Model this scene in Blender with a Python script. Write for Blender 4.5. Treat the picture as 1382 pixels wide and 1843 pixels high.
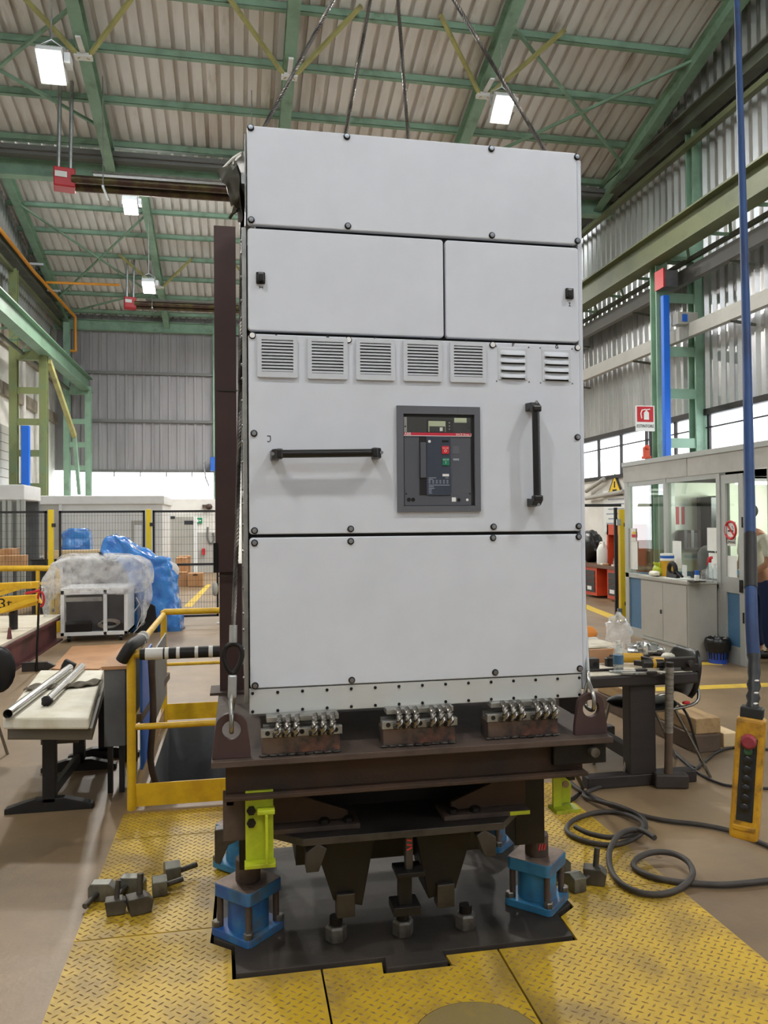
import bpy, bmesh, math, random
from mathutils import Vector, Matrix
random.seed(11)
R = math.radians
for o in list(bpy.data.objects): bpy.data.objects.remove(o)
SC = bpy.context.scene
COL = SC.collection

# ---------------------------------------------------------------- camera
YAW, PITCH, ROLL, FPX = R(10.688), R(.768), R(-.478), 1400.26
CAM = Vector((0, 0, 1.65))
_f = Vector((math.sin(YAW)*math.cos(PITCH), math.cos(YAW)*math.cos(PITCH), math.sin(PITCH)))
_r0 = Vector((math.cos(YAW), -math.sin(YAW), 0)); _u0 = _r0.cross(_f)
_r = math.cos(ROLL)*_r0 + math.sin(ROLL)*_u0
_u = -math.sin(ROLL)*_r0 + math.cos(ROLL)*_u0
cd = bpy.data.cameras.new('camera'); cam = bpy.data.objects.new('camera', cd); COL.objects.link(cam)
cd.sensor_fit = 'VERTICAL'; cd.sensor_height = 24.0; cd.sensor_width = 24.0
cd.lens = FPX/1843*24.0; cd.clip_start = .05; cd.clip_end = 200
m = Matrix((_r, _u, -_f)).transposed().to_4x4(); m.translation = CAM; cam.matrix_world = m
SC.camera = cam

# ---------------------------------------------------------------- world, exposure
w = bpy.data.worlds.new('sky'); SC.world = w; w.use_nodes = True
bg = w.node_tree.nodes['Background']; bg.inputs[0].default_value = (.93, .965, 1, 1); bg.inputs[1].default_value = 6.2
SC.view_settings.view_transform = 'Standard'; SC.view_settings.look = 'None'
SC.view_settings.exposure = 0.12; SC.view_settings.gamma = 1; SC.view_settings.use_curve_mapping = False
LAMP_W = 240          # each high-bay lamp

# ---------------------------------------------------------------- helpers
def at(px, py, x=None, y=None, z=None):
    d = _f + _r*((px-691)/FPX) - _u*((py-921.5)/FPX)
    if z is not None: t = (z-CAM.z)/d.z
    elif y is not None: t = y/d.y
    else: t = x/d.x
    return CAM + d*t

def lin(c):
    def g(v):
        v /= 255.
        return v/12.92 if v <= .04045 else ((v+.055)/1.055)**2.4
    return (g(c[0]), g(c[1]), g(c[2]), 1)

MATS = {}
def M(name, c, rough=.5, metal=0, c2=None, sc=6, lo=.45, hi=.65, bump=0, bsc=60, coat=0, emit=None, es=0, alpha=1, detail=6, stretch=None, c3=None, sc3=1.5, lo3=.5, hi3=.7):
    m = bpy.data.materials.new(name); m.use_nodes = True
    nt = m.node_tree; b = nt.nodes['Principled BSDF']; L = nt.links
    b.inputs['Roughness'].default_value = rough; b.inputs['Metallic'].default_value = metal
    b.inputs['Base Color'].default_value = lin(c); b.inputs['Coat Weight'].default_value = coat
    tc = nt.nodes.new('ShaderNodeTexCoord'); co = tc.outputs['Object']
    if stretch:
        mp = nt.nodes.new('ShaderNodeMapping'); mp.inputs['Scale'].default_value = stretch
        L.new(co, mp.inputs[0]); co = mp.outputs[0]
    def noise(s, d=detail):
        n = nt.nodes.new('ShaderNodeTexNoise'); n.inputs['Scale'].default_value = s; n.inputs['Detail'].default_value = d
        n.inputs['Roughness'].default_value = .62
        L.new(co, n.inputs['Vector']); return n
    def ramp(src, a, bb):
        r = nt.nodes.new('ShaderNodeMapRange'); r.inputs['From Min'].default_value = a; r.inputs['From Max'].default_value = bb
        L.new(src, r.inputs['Value']); return r.outputs['Result']
    cur = None
    if c2:
        mx = nt.nodes.new('ShaderNodeMix'); mx.data_type = 'RGBA'
        mx.inputs[6].default_value = lin(c); mx.inputs[7].default_value = lin(c2)
        L.new(ramp(noise(sc).outputs[0], lo, hi), mx.inputs[0]); cur = mx.outputs[2]
    if c3:
        mx = nt.nodes.new('ShaderNodeMix'); mx.data_type = 'RGBA'
        mx.inputs[6].default_value = lin(c); mx.inputs[7].default_value = lin(c3)
        if cur: L.new(cur, mx.inputs[6])
        L.new(ramp(noise(sc3, 8).outputs[0], lo3, hi3), mx.inputs[0]); cur = mx.outputs[2]
    if not cur:      # every surface keeps a faint procedural tone variation
        mx = nt.nodes.new('ShaderNodeMix'); mx.data_type = 'RGBA'
        mx.inputs[6].default_value = lin(c); mx.inputs[7].default_value = lin([v*.97 for v in c])
        L.new(ramp(noise(4, 3).outputs[0], .4, .7), mx.inputs[0]); cur = mx.outputs[2]
    L.new(cur, b.inputs['Base Color'])
    if bump:
        bp = nt.nodes.new('ShaderNodeBump'); bp.inputs['Strength'].default_value = bump; bp.inputs['Distance'].default_value = .01
        L.new(noise(bsc, 4).outputs[0], bp.inputs['Height']); L.new(bp.outputs[0], b.inputs['Normal'])
    if emit:
        b.inputs['Emission Color'].default_value = lin(emit); b.inputs['Emission Strength'].default_value = es
    if alpha < 1: b.inputs['Alpha'].default_value = alpha
    MATS[name] = m; return m

def MG(name, tint, gloss=.1, rough=.02, haze=0, hazecol=(255, 255, 255), vary=.4):
    """thin sheet glass / film: mostly see-through, a little mirror, optional milky haze"""
    m = bpy.data.materials.new(name); m.use_nodes = True; nt = m.node_tree; nt.nodes.remove(nt.nodes['Principled BSDF'])
    out = nt.nodes['Material Output']; L = nt.links
    t = nt.nodes.new('ShaderNodeBsdfTransparent'); t.inputs[0].default_value = lin(tint)
    g = nt.nodes.new('ShaderNodeBsdfGlossy'); g.inputs['Roughness'].default_value = rough
    fr = nt.nodes.new('ShaderNodeFresnel'); fr.inputs[0].default_value = 1.45
    ad = nt.nodes.new('ShaderNodeMath'); ad.operation = 'ADD'; ad.inputs[1].default_value = gloss; L.new(fr.outputs[0], ad.inputs[0])
    ge = nt.nodes.new('ShaderNodeNewGeometry'); iv = nt.nodes.new('ShaderNodeMath'); iv.operation = 'SUBTRACT'; iv.inputs[0].default_value = 1; L.new(ge.outputs['Backfacing'], iv.inputs[1])
    ml = nt.nodes.new('ShaderNodeMath'); ml.operation = 'MULTIPLY'; L.new(ad.outputs[0], ml.inputs[0]); L.new(iv.outputs[0], ml.inputs[1]); ad = ml      # mirror only on the outer face
    a = nt.nodes.new('ShaderNodeMixShader'); L.new(ad.outputs[0], a.inputs[0]); L.new(t.outputs[0], a.inputs[1]); L.new(g.outputs[0], a.inputs[2])
    cur = a.outputs[0]
    if haze:
        d = nt.nodes.new('ShaderNodeBsdfDiffuse'); d.inputs[0].default_value = lin(hazecol)
        tl = nt.nodes.new('ShaderNodeBsdfTranslucent'); tl.inputs[0].default_value = lin(hazecol)
        h = nt.nodes.new('ShaderNodeMixShader'); L.new(d.outputs[0], h.inputs[1]); L.new(tl.outputs[0], h.inputs[2])
        n = nt.nodes.new('ShaderNodeTexNoise'); n.inputs['Scale'].default_value = 7; n.inputs['Detail'].default_value = 5
        tc = nt.nodes.new('ShaderNodeTexCoord'); L.new(tc.outputs['Object'], n.inputs['Vector'])
        mr = nt.nodes.new('ShaderNodeMapRange'); mr.inputs[1].default_value = .3; mr.inputs[2].default_value = .7
        mr.inputs[3].default_value = haze*(1-vary); mr.inputs[4].default_value = min(1, haze*(1+vary)); L.new(n.outputs[0], mr.inputs[0])
        b = nt.nodes.new('ShaderNodeMixShader'); L.new(mr.outputs[0], b.inputs[0]); L.new(cur, b.inputs[1]); L.new(h.outputs[0], b.inputs[2]); cur = b.outputs[0]
    L.new(cur, out.inputs[0]); MATS[name] = m; return m

WORLD = {}
def loc_of(o): return WORLD.get(o.name, Vector((0, 0, 0)))

class B:
    """collects geometry in world coordinates; build() links it as ONE mesh object"""
    def __init__(s): s.v = []; s.f = []; s.m = None
    def add(s, vs, fs):
        n = len(s.v)
        s.v += [(s.m @ Vector(p)) if s.m else Vector(p) for p in vs]
        s.f += [tuple(i+n for i in f) for f in fs]; return s
    def box(s, x0, x1, y0, y1, z0, z1):
        return s.add([(x0,y0,z0),(x1,y0,z0),(x1,y1,z0),(x0,y1,z0),(x0,y0,z1),(x1,y0,z1),(x1,y1,z1),(x0,y1,z1)],
                     [(0,3,2,1),(4,5,6,7),(0,1,5,4),(1,2,6,5),(2,3,7,6),(3,0,4,7)])
    def cbox(s, c, sx, sy, sz, rot=None):
        c = Vector(c); q = rot if rot else Matrix.Identity(3)
        vs = [c + q @ Vector((a*sx/2, b*sy/2, d*sz/2)) for d in(-1,1) for a,b in((-1,-1),(1,-1),(1,1),(-1,1))]
        return s.add(vs, [(0,3,2,1),(4,5,6,7),(0,1,5,4),(1,2,6,5),(2,3,7,6),(3,0,4,7)])
    def bar(s, p, q, w, h, up=(0,0,1)):
        p = Vector(p); q = Vector(q); d = (q-p).normalized(); u = Vector(up)
        sd = d.cross(u)
        if sd.length < 1e-4: sd = d.cross(Vector((1,0,0)))
        sd.normalize(); u = sd.cross(d)
        vs = [e + sd*a*w/2 + u*b*h/2 for e in(p,q) for a,b in((-1,-1),(1,-1),(1,1),(-1,1))]
        return s.add(vs, [(0,1,2,3),(4,7,6,5),(0,4,5,1),(1,5,6,2),(2,6,7,3),(3,7,4,0)])
    def ibeam(s, p, q, w, h, t, up=(0,0,1)):
        p = Vector(p); q = Vector(q); d = (q-p).normalized(); u = Vector(up); sd = d.cross(u).normalized(); u = sd.cross(d)
        s.bar(p+u*(h-t)/2, q+u*(h-t)/2, w, t, u); s.bar(p-u*(h-t)/2, q-u*(h-t)/2, w, t, u); s.bar(p, q, t, h-2*t, u); return s
    def cyl(s, p, q, r, n=14, r2=None, caps=True):
        p = Vector(p); q = Vector(q); d = (q-p).normalized()
        a = d.orthogonal().normalized(); b = d.cross(a); r2 = r if r2 is None else r2
        vs = [p + (a*math.cos(i*2*math.pi/n) + b*math.sin(i*2*math.pi/n))*r for i in range(n)]
        vs += [q + (a*math.cos(i*2*math.pi/n) + b*math.sin(i*2*math.pi/n))*r2 for i in range(n)]
        fs = [(i, (i+1)%n, n+(i+1)%n, n+i) for i in range(n)]
        if caps: fs += [tuple(range(n-1,-1,-1)), tuple(range(n,2*n))]
        return s.add(vs, fs)
    def tube(s, pts, r, n=8, closed=False, caps=True):
        pts = [Vector(p) for p in pts]; N = len(pts); vs = []; fs = []; a = None
        rr = r if callable(r) else (lambda t: r)
        for i, p in enumerate(pts):
            if closed: d = (pts[(i+1)%N]-pts[i-1]).normalized()
            else: d = (pts[min(i+1,N-1)]-pts[max(i-1,0)]).normalized()
            if a is None: a = d.orthogonal().normalized()
            else:
                a = a - d*a.dot(d)
                a = a.normalized() if a.length > 1e-6 else d.orthogonal().normalized()
            b = d.cross(a); q = rr(i/max(N-1,1))
            vs += [p + (a*math.cos(k*2*math.pi/n)+b*math.sin(k*2*math.pi/n))*q for k in range(n)]
        for i in range(N if closed else N-1):
            j = (i+1) % N
            fs += [(i*n+k, i*n+(k+1)%n, j*n+(k+1)%n, j*n+k) for k in range(n)]
        if caps and not closed: fs += [tuple(range(n-1,-1,-1)), tuple(range((N-1)*n, N*n))]
        return s.add(vs, fs)
    def prism(s, poly, axis, a, b):
        n = len(poly)
        def P3(u, v, w): return {'x': (w,u,v), 'y': (u,w,v), 'z': (u,v,w)}[axis]
        ar = sum(poly[i][0]*poly[(i+1)%n][1]-poly[(i+1)%n][0]*poly[i][1] for i in range(n))
        if (ar < 0) != (axis == 'y'): poly = poly[::-1]
        vs = [P3(u,v,a) for u,v in poly] + [P3(u,v,b) for u,v in poly]
        if a > b: vs = vs[n:]+vs[:n]
        return s.add(vs, [tuple(range(n-1,-1,-1)), tuple(range(n,2*n))] + [(i,(i+1)%n,n+(i+1)%n,n+i) for i in range(n)])
    def lathe(s, prof, c, n=16, ax=None):
        c = Vector(c); q = Vector((0,0,1)).rotation_difference(Vector(ax)).to_matrix() if ax else Matrix.Identity(3)
        vs = [c + q @ Vector((r*math.cos(k*2*math.pi/n), r*math.sin(k*2*math.pi/n), z)) for r,z in prof for k in range(n)]
        fs = [(i*n+k, i*n+(k+1)%n, (i+1)*n+(k+1)%n, (i+1)*n+k) for i in range(len(prof)-1) for k in range(n)]
        fs += [tuple(range(n-1,-1,-1)), tuple(range((len(prof)-1)*n, len(prof)*n))]
        return s.add(vs, fs)
    def sph(s, c, rx, ry, rz, nu=14, nv=8, fn=None):
        c = Vector(c); vs = []; fs = []
        for j in range(nv+1):
            th = math.pi*j/nv
            for i in range(nu):
                ph = 2*math.pi*i/nu; d = Vector((math.sin(th)*math.cos(ph), math.sin(th)*math.sin(ph), math.cos(th)))
                k = fn(d) if fn else 1
                vs.append(c+Vector((d.x*rx*k, d.y*ry*k, d.z*rz*k)))
        for j in range(nv):
            for i in range(nu): fs.append((j*nu+i, (j+1)*nu+i, (j+1)*nu+(i+1)%nu, j*nu+(i+1)%nu))
        return s.add(vs, fs)
    def grid(s, fn, nu, nv):
        vs = [fn(i/nu, j/nv) for j in range(nv+1) for i in range(nu+1)]
        return s.add(vs, [(j*(nu+1)+i, j*(nu+1)+i+1, (j+1)*(nu+1)+i+1, (j+1)*(nu+1)+i) for j in range(nv) for i in range(nu)])
    def build(s, name, mat, parent=None, smooth=None, bevel=0, seg=2, solid=0):
        xs = [p.x for p in s.v]; ys = [p.y for p in s.v]; zs = [p.z for p in s.v]
        c = Vector(((min(xs)+max(xs))/2, (min(ys)+max(ys))/2, min(zs)))
        me = bpy.data.meshes.new(name); me.from_pydata([p-c for p in s.v], [], s.f); me.validate(); me.update()
        if smooth:
            for p in me.polygons: p.use_smooth = True
            me.set_sharp_from_angle(angle=R(smooth))
        o = bpy.data.objects.new(name, me); COL.objects.link(o)
        if mat: me.materials.append(MATS[mat] if isinstance(mat, str) else mat)
        put(o, c, parent)
        if solid: md = o.modifiers.new('solid', 'SOLIDIFY'); md.thickness = solid; md.offset = 0
        if bevel:
            md = o.modifiers.new('bevel', 'BEVEL'); md.width = bevel; md.segments = seg; md.limit_method = 'ANGLE'; md.angle_limit = R(40)
        return o

def put(o, c, parent=None):
    WORLD[o.name] = c.copy()
    if parent: o.parent = parent; o.location = c - loc_of(parent)
    else: o.location = c
def tag(o, label, cat, group=None):
    o['label'] = label; o['category'] = cat
    if group: o['group'] = group
    return o
def thing(name, label, cat, loc, group=None):
    o = bpy.data.objects.new(name, None); COL.objects.link(o); o.empty_display_size = .1
    put(o, Vector(loc)); return tag(o, label, cat, group)
def struct(o, label=None):
    o['kind'] = 'structure'
    if label: o['label'] = label
    return o
def stuff(o): o['kind'] = 'stuff'; return o
def dup(root, delta, label, rotz=0, group=None, scale=None):
    def cp(o, par):
        c = o.copy(); COL.objects.link(c)
        if par: c.parent = par
        for ch in list(o.children): cp(ch, c)
        return c
    c = cp(root, None); c.location = root.location + Vector(delta); c.rotation_euler.z += rotz
    if scale: c.scale = [scale]*3
    WORLD[c.name] = c.location.copy(); c['label'] = label
    if group: c['group'] = group
    return c
def smooth_path(pts, k=6, closed=False):
    pts = [Vector(p) for p in pts]; N = len(pts); out = []
    for i in range(N if closed else N-1):
        g = (lambda j: pts[j % N]) if closed else (lambda j: pts[max(0, min(N-1, j))])
        a, b, c, d = g(i-1), g(i), g(i+1), g(i+2)
        for j in range(k):
            t = j/k
            out.append(.5*((2*b)+(c-a)*t+(2*a-5*b+4*c-d)*t*t+(3*b-a-3*c+d)*t**3))
    if not closed: out.append(pts[-1])
    return out
def rope(b, pts, r, strands=5, pitch=.09, step=8, n=5):
    """laid wire rope: helical strands around a path"""
    pts = [Vector(p) for p in pts]; fine = []
    for i in range(len(pts)-1):
        L = (pts[i+1]-pts[i]).length; k = max(1, int(L/(pitch/step)))
        fine += [pts[i].lerp(pts[i+1], j/k) for j in range(k)]
    fine.append(pts[-1])
    for s in range(strands):
        out = []; a = None; ph = s*2*math.pi/strands; dist = 0
        for i, p in enumerate(fine):
            d = (fine[min(i+1,len(fine)-1)]-fine[max(i-1,0)]).normalized()
            if a is None: a = d.orthogonal().normalized()
            else: a = (a-d*a.dot(d)).normalized()
            if i: dist += (p-fine[i-1]).length
            q = ph + dist/pitch*2*math.pi
            out.append(p+(a*math.cos(q)+d.cross(a)*math.sin(q))*r*.58)
        b.tube(out, r*.45, n)
    return b
def rrect(x0, x1, z0, z1, r, k=4):
    out = []
    for cx, cz, a0 in((x1-r,z1-r,0),(x0+r,z1-r,90),(x0+r,z0+r,180),(x1-r,z0+r,270)):
        out += [(cx+r*math.cos(R(a0+90*i/k)), cz+r*math.sin(R(a0+90*i/k))) for i in range(k+1)]
    return out
def text(name, body, size, c, right, up, mat, parent=None, depth=.0008, wide=1):
    """flat printed lettering as its own thin mesh, centred on c"""
    cu = bpy.data.curves.new('t', 'FONT'); cu.body = body; cu.size = size; cu.extrude = depth; cu.align_x = 'CENTER'; cu.align_y = 'CENTER'
    cu.resolution_u = 3
    t = bpy.data.objects.new('t', cu); me = bpy.data.meshes.new_from_object(t); bpy.data.objects.remove(t)
    rt = Vector(right).normalized(); u = Vector(up).normalized(); n = rt.cross(u); b = B()
    b.add([Vector(c)+rt*v.co.x*wide+u*v.co.y+n*v.co.z for v in me.vertices], [tuple(p.vertices) for p in me.polygons])
    bpy.data.meshes.remove(me); return b.build(name, mat, parent)
XR = (1,0,0); ZU = (0,0,1)

# ---------------------------------------------------------------- materials
M('concrete', (148,124,94), .45, c2=(132,110,83), sc=1.3, lo=.4, hi=.62, bump=.12, bsc=40, c3=(106,88,67), sc3=.55, lo3=.44, hi3=.68)
M('yellow_plate', (200,164,44), .5, c2=(160,130,58), sc=3.5, lo=.46, hi=.64, bump=.1, bsc=80, c3=(124,104,66), sc3=1.6, lo3=.5, hi3=.72)
M('tread', (150,118,52), .42, c2=(112,88,54), sc=9, lo=.38, hi=.62)
M('hatch_plate', (140,122,78), .5, c2=(165,140,62), sc=5, lo=.5, hi=.7, bump=.2)
M('black_pit', (10,9,9), .8)
M('base_dark', (66,59,53), .6, .2, c2=(52,47,43), sc=3, c3=(34,31,29), sc3=2, lo3=.45, hi3=.7, bump=.1)  # base plate colour, darkened in place of the shade under the table
M('roof_sheet', (232,231,230), .42, .15, c2=(208,204,200), sc=.5, lo=.45, hi=.7, stretch=(3,.6,1), c3=(168,156,144), sc3=.9, lo3=.58, hi3=.8)
M('wall_sheet', (214,213,212), .27, .8, c2=(180,178,176), sc=.8, lo=.45, hi=.7, stretch=(1,2,.3))
M('door_sheet', (152,150,152), .55, .1, c2=(138,136,138), sc=.6, stretch=(3,1,.4))
M('green_steel', (138,172,148), .5, c2=(122,152,130), sc=2, lo=.45, hi=.65, c3=(94,108,86), sc3=1.2, lo3=.56, hi3=.74)
M('runway_green', (116,148,124), .5, c2=(104,132,110), sc=1.3)
M('runway_olive', (98,104,70), .55, c2=(84,92,62), sc=1.3)
M('olive_steel', (128,136,88), .55, c2=(110,140,108), sc=1.1, lo=.5, hi=.7, c3=(92,98,62), sc3=2, lo3=.55, hi3=.75)
M('dark_girder', (92,98,84), .6, c2=(70,70,64), sc=1.5)
M('yellow_brace', (176,172,112), .55, c2=(146,142,98), sc=3)
M('grey_tray', (112,112,110), .5, .2)
M('plaster', (226,224,218), .8, c2=(206,203,196), sc=1.2, bump=.1)
M('dado_green', (96,108,74), .7)
M('concrete_beam', (150,140,124), .85, c2=(120,112,100), sc=2, bump=.2)
M('dark_frame', (40,36,34), .6)
M('lamp_body', (214,216,216), .4)
M('lamp_glow', (255,255,255), .5, emit=(255,252,244), es=30)
M('tube_glow', (255,255,255), .5, emit=(255,253,246), es=5)
M('heater_red', (190,34,44), .4)
M('heater_tube', (70,50,42), .4, .5, c2=(96,90,52), sc=4)
M('galv', (176,178,178), .32, .8, c2=(150,152,152), sc=9)
M('gas_pipe', (226,152,44), .45)
M('cab_grey', (207,212,222), .38, bump=.03, bsc=260)
M('cab_gap', (20,22,26), .6)
M('plinth_grey', (188,190,188), .42, bump=.03, bsc=260)
M('vent_grey', (197,202,210), .45)
M('vent_dark', (34,36,40), .7)
M('black_plastic', (16,16,18), .35)
M('screw_black', (34,36,42), .3, .5)
M('screw_steel', (150,154,160), .25, .9)
M('screw_white', (232,232,232), .4)
M('ink', (52,52,58), .7)
M('bezel', (92,94,102), .5)
M('breaker_face', (80,83,92), .5)
M('breaker_blue', (52,60,76), .42)
M('breaker_deep', (14,14,17), .5)
M('red_stripe', (196,40,66), .4)
M('btn_red', (205,38,48), .4)
M('btn_green', (18,122,92), .4)
M('print_white', (232,232,232), .6)
M('print_grey', (150,158,172), .6)
M('screen_green', (196,204,176), .12)
M('rust', (84,70,62), .68, .2, c2=(68,56,50), sc=5, bump=.15, c3=(62,50,46), sc3=2.2, lo3=.5, hi3=.75)
M('rust_shaded', (62,43,30), .7, .1, c2=(46,35,28), sc=5, bump=.2)  # rust brown with the shade under the platform put into it
M('brown_column', (74,54,52), .55, .2, c2=(60,44,44), sc=2, lo=.4, hi=.7, c3=(92,80,76), sc3=3, lo3=.62, hi3=.8)
M('dark_steel', (24,22,22), .5, .4, c2=(34,30,28), sc=4, bump=.1)  # dark steel, darkened further to stand for shade below the platform
M('steel_edge', (70,66,63), .45, .5, c2=(50,47,45), sc=6)
M('heat_tint', (116,100,92), .4, .7, c2=(58,64,70), sc=7, lo=.42, hi=.58, c3=(150,106,88), sc3=5, lo3=.52, hi3=.66)
M('bar_alu', (170,170,166), .38, .7, c2=(140,140,136), sc=10)
M('wire_steel', (138,134,128), .27, .95, c2=(120,100,84), sc=14, lo=.55, hi=.72)
M('rope_steel', (112,108,104), .38, .85, c2=(76,72,70), sc=9)
M('jack_blue', (56,126,168), .45, c2=(40,96,138), sc=6, c3=(98,76,64), sc3=7, lo3=.54, hi3=.7)
M('jack_blue_shaded', (40,84,150), .45, c2=(54,122,162), sc=5, c3=(92,76,64), sc3=6, lo3=.55, hi3=.7)  # left front jack's blue, darkened for the shade it stands in
M('jack_top', (134,116,104), .55, .3, c2=(96,80,72), sc=6)
M('fluo', (176,188,38), .45, c2=(140,148,34), sc=6, c3=(96,88,44), sc3=4, lo3=.62, hi3=.76)
M('red_chalk', (190,52,48), .8)
M('nut_steel', (120,116,110), .45, .6, c2=(84,78,72), sc=9)
M('clamp_steel', (128,128,120), .42, .65, c2=(96,94,88), sc=8, c3=(84,72,60), sc3=4, lo3=.56, hi3=.72)
M('clamp_dark', (78,74,68), .5, .5, c2=(104,98,88), sc=7)
M('rail_yellow', (228,184,36), .42, c2=(206,160,34), sc=6, c3=(120,84,38), sc3=9, lo3=.66, hi3=.72)
M('post_yellow', (234,200,30), .4)
M('pad_black', (22,21,22), .6)
M('tape_white', (226,224,220), .5)
M('mesh_black', (28,28,30), .5)
M('tarp', (60,58,48), .55, c2=(50,48,42), sc=5, bump=.3, bsc=14)
M('tarp_edge', (214,212,204), .7)
M('canvas_black', (26,25,26), .7)
M('foam_white', (232,228,212), .6, c2=(214,208,186), sc=5, bump=.1)
M('tube_steel', (206,206,204), .22, .9)
M('rag', (112,104,90), .9, c2=(82,76,66), sc=18, bump=.4)
M('table_black', (24,24,26), .45)
M('drawer_brown', (92,84,68), .6)
M('box_grey', (104,106,108), .5, .2, c2=(86,88,92), sc=3)
M('blue_paint', (30,96,190), .5)
M('red_beam', (112,62,60), .6, .1, c2=(84,48,48), sc=3, c3=(66,44,44), sc3=2)
M('platform_white', (222,214,196), .6, c2=(204,196,176), sc=2)
M('brown_board', (186,140,100), .7, c2=(170,126,88), sc=2)
M('white_frame', (226,228,228), .4)
M('unit_dark', (44,46,50), .4, c2=(28,28,32), sc=4)
MG('film_clear', (246,246,248), .07, .1, haze=.32, vary=.7)
MG('film_thin', (250,250,252), .03, .12, haze=.06)
MG('glass_clear', (252,253,252), .02, .01)
MG('glass', (238,243,239), .07, .01)
MG('glass_frost', (252,253,255), .02, .25, haze=.3, vary=.04)
MG('bottle_clear', (238,244,246), .1, .05, haze=.12)
M('film_blue', (52,132,212), .2, c2=(34,100,188), sc=4, bump=1.0, bsc=16, coat=.7)
M('cardboard', (190,146,104), .8, c2=(176,132,92), sc=3)
M('pallet_wood', (214,190,150), .75, c2=(196,168,126), sc=2, stretch=(1,6,6))
M('cabin_white', (222,222,220), .5)
M('cabin_grey', (176,174,168), .45, c2=(166,164,158), sc=3)
M('cabin_frame', (172,174,170), .4, .2)
M('panel_blue', (72,112,146), .5)
M('office_wall', (222,226,210), .7)
M('locker_grey', (172,170,162), .45, c2=(162,160,152), sc=2)
M('paper', (232,234,230), .8)
M('sign_red', (196,34,44), .6)
M('sign_yellow', (236,196,30), .6)
M('sign_green', (20,140,90), .6)
M('bin_blue', (36,74,176), .35)
M('bag_black', (16,16,17), .28, bump=.7, bsc=12)
M('skin', (186,132,104), .55)
M('tee_white', (232,226,210), .85, bump=.2, bsc=10)
M('jeans', (40,48,84), .85)
M('hair_dark', (38,30,26), .7)
M('shoe_dark', (34,32,32), .6)
M('table_wood', (46,40,38), .55, c2=(37,32,30), sc=3, stretch=(1,1,5))
M('table_white', (222,214,196), .5, c2=(196,186,164), sc=6)
M('timber', (176,146,104), .75, c2=(150,118,80), sc=3, stretch=(5,1,5))
M('timber_dark', (98,80,66), .75, c2=(76,62,52), sc=3)
M('chair_black', (24,24,26), .32)
M('chrome', (150,148,144), .25, .9)
M('hammer_steel', (74,68,64), .55, .4, c2=(70,62,58), sc=7)
M('tape_grey', (150,146,140), .4, .4, c2=(110,106,100), sc=9, stretch=(1,1,12))
M('cable_black', (66,60,56), .6, c2=(52,48,46), sc=8)
M('cable_thin', (40,38,38), .5)
M('pend_yellow', (196,148,28), .5, c2=(164,118,34), sc=14, lo=.42, hi=.62, c3=(84,62,38), sc3=22, lo3=.52, hi3=.72, bump=.1)
M('pend_dark', (30,32,34), .5)
M('pend_red', (140,48,60), .5)
M('pend_green', (46,84,56), .5)
M('sleeve_blue', (26,62,112), .6, c2=(20,46,88), sc=5, stretch=(1,1,.4))
M('strap_blue', (18,104,214), .5)
M('orange_bench', (206,74,38), .5, c2=(186,64,34), sc=3)
M('bench_top', (108,78,60), .6)
M('plastic_white', (236,236,230), .4)
M('tool_yellow', (214,164,40), .45)
M('tool_dark', (44,40,38), .45, .3)
M('orange_plastic', (226,140,56), .5)
M('line_yellow', (222,186,60), .6, c2=(200,168,70), sc=6)
M('hazard_black', (24,22,20), .6)
M('exterior_ground', (170,170,166), .8)

# ================================================================ STRUCTURE
XL, XRW = -6.3, 8.45           # hall side walls
def roofz(y):
    k = math.floor((16.4-y)/12.7+1e-9) if y <= 16.4 else -1
    base = 16.4-12.7*k if y <= 16.4 else 29.1
    return 9.13+.26*(base-y)
# floor: rectangles around the plated pit and the stairwell
PX0, PX1, PY0, PY1 = -.645, 1.935, 1.2, 4.66
SX0, SX1, SY0, SY1 = -.56, .95, 4.80, 6.70
b = B()
def rect(x0, x1, y0, y1, z=0): b.add([(x0,y0,z),(x1,y0,z),(x1,y1,z),(x0,y1,z)], [(0,1,2,3)])
rect(XL-1, XRW+1, -9.5, PY0); rect(XL-1, PX0, PY0, PY1); rect(PX1, XRW+1, PY0, PY1)
rect(XL-1, XRW+1, PY1, SY0); rect(XL-1, SX0, SY0, SY1); rect(SX1, XRW+1, SY0, SY1); rect(XL-1, XRW+1, SY1, 29.3)
floor = struct(b.build('floor', 'concrete'))
b = B(); b.box(-30, 30, 29.3, 60, -.05, -.01); struct(b.build('ground', 'exterior_ground'))
# pit under the plates and stairwell lining
b = B(); b.box(PX0, PX1, PY0, PY1, -.5, -.45)
b.box(PX0-.02, PX0, PY0, PY1, -.5, -.012); b.box(PX1, PX1+.02, PY0, PY1, -.5, -.012); b.box(PX0, PX1, PY1, PY1+.02, -.5, -.012); b.box(PX0,PX1,PY0-.02,PY0,-.5,-.012)
b.build('plate_pit', 'black_pit', floor)
b = B(); b.box(SX0-.03, SX0, SY0, SY1, -1.6, -.003); b.box(SX1, SX1+.03, SY0, SY1, -1.6, -.003); b.box(SX0, SX1, SY1, SY1+.03, -1.6, -.003); b.box(SX0, SX1, SY0-.03, SY0, -1.6, -.003); b.box(SX0, SX1, SY0, SY1, -1.63, -1.6)
b.build('stairwell_lining', 'box_grey', floor)
for i in range(5):
    b = B(); b.box(.45, .93, SY0+.1+i*.3, SY0+.36+i*.3, -.3-.26*(4-i)+.0, -.27-.26*(4-i)); b.build('stair_tread', 'dark_steel', floor)
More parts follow.
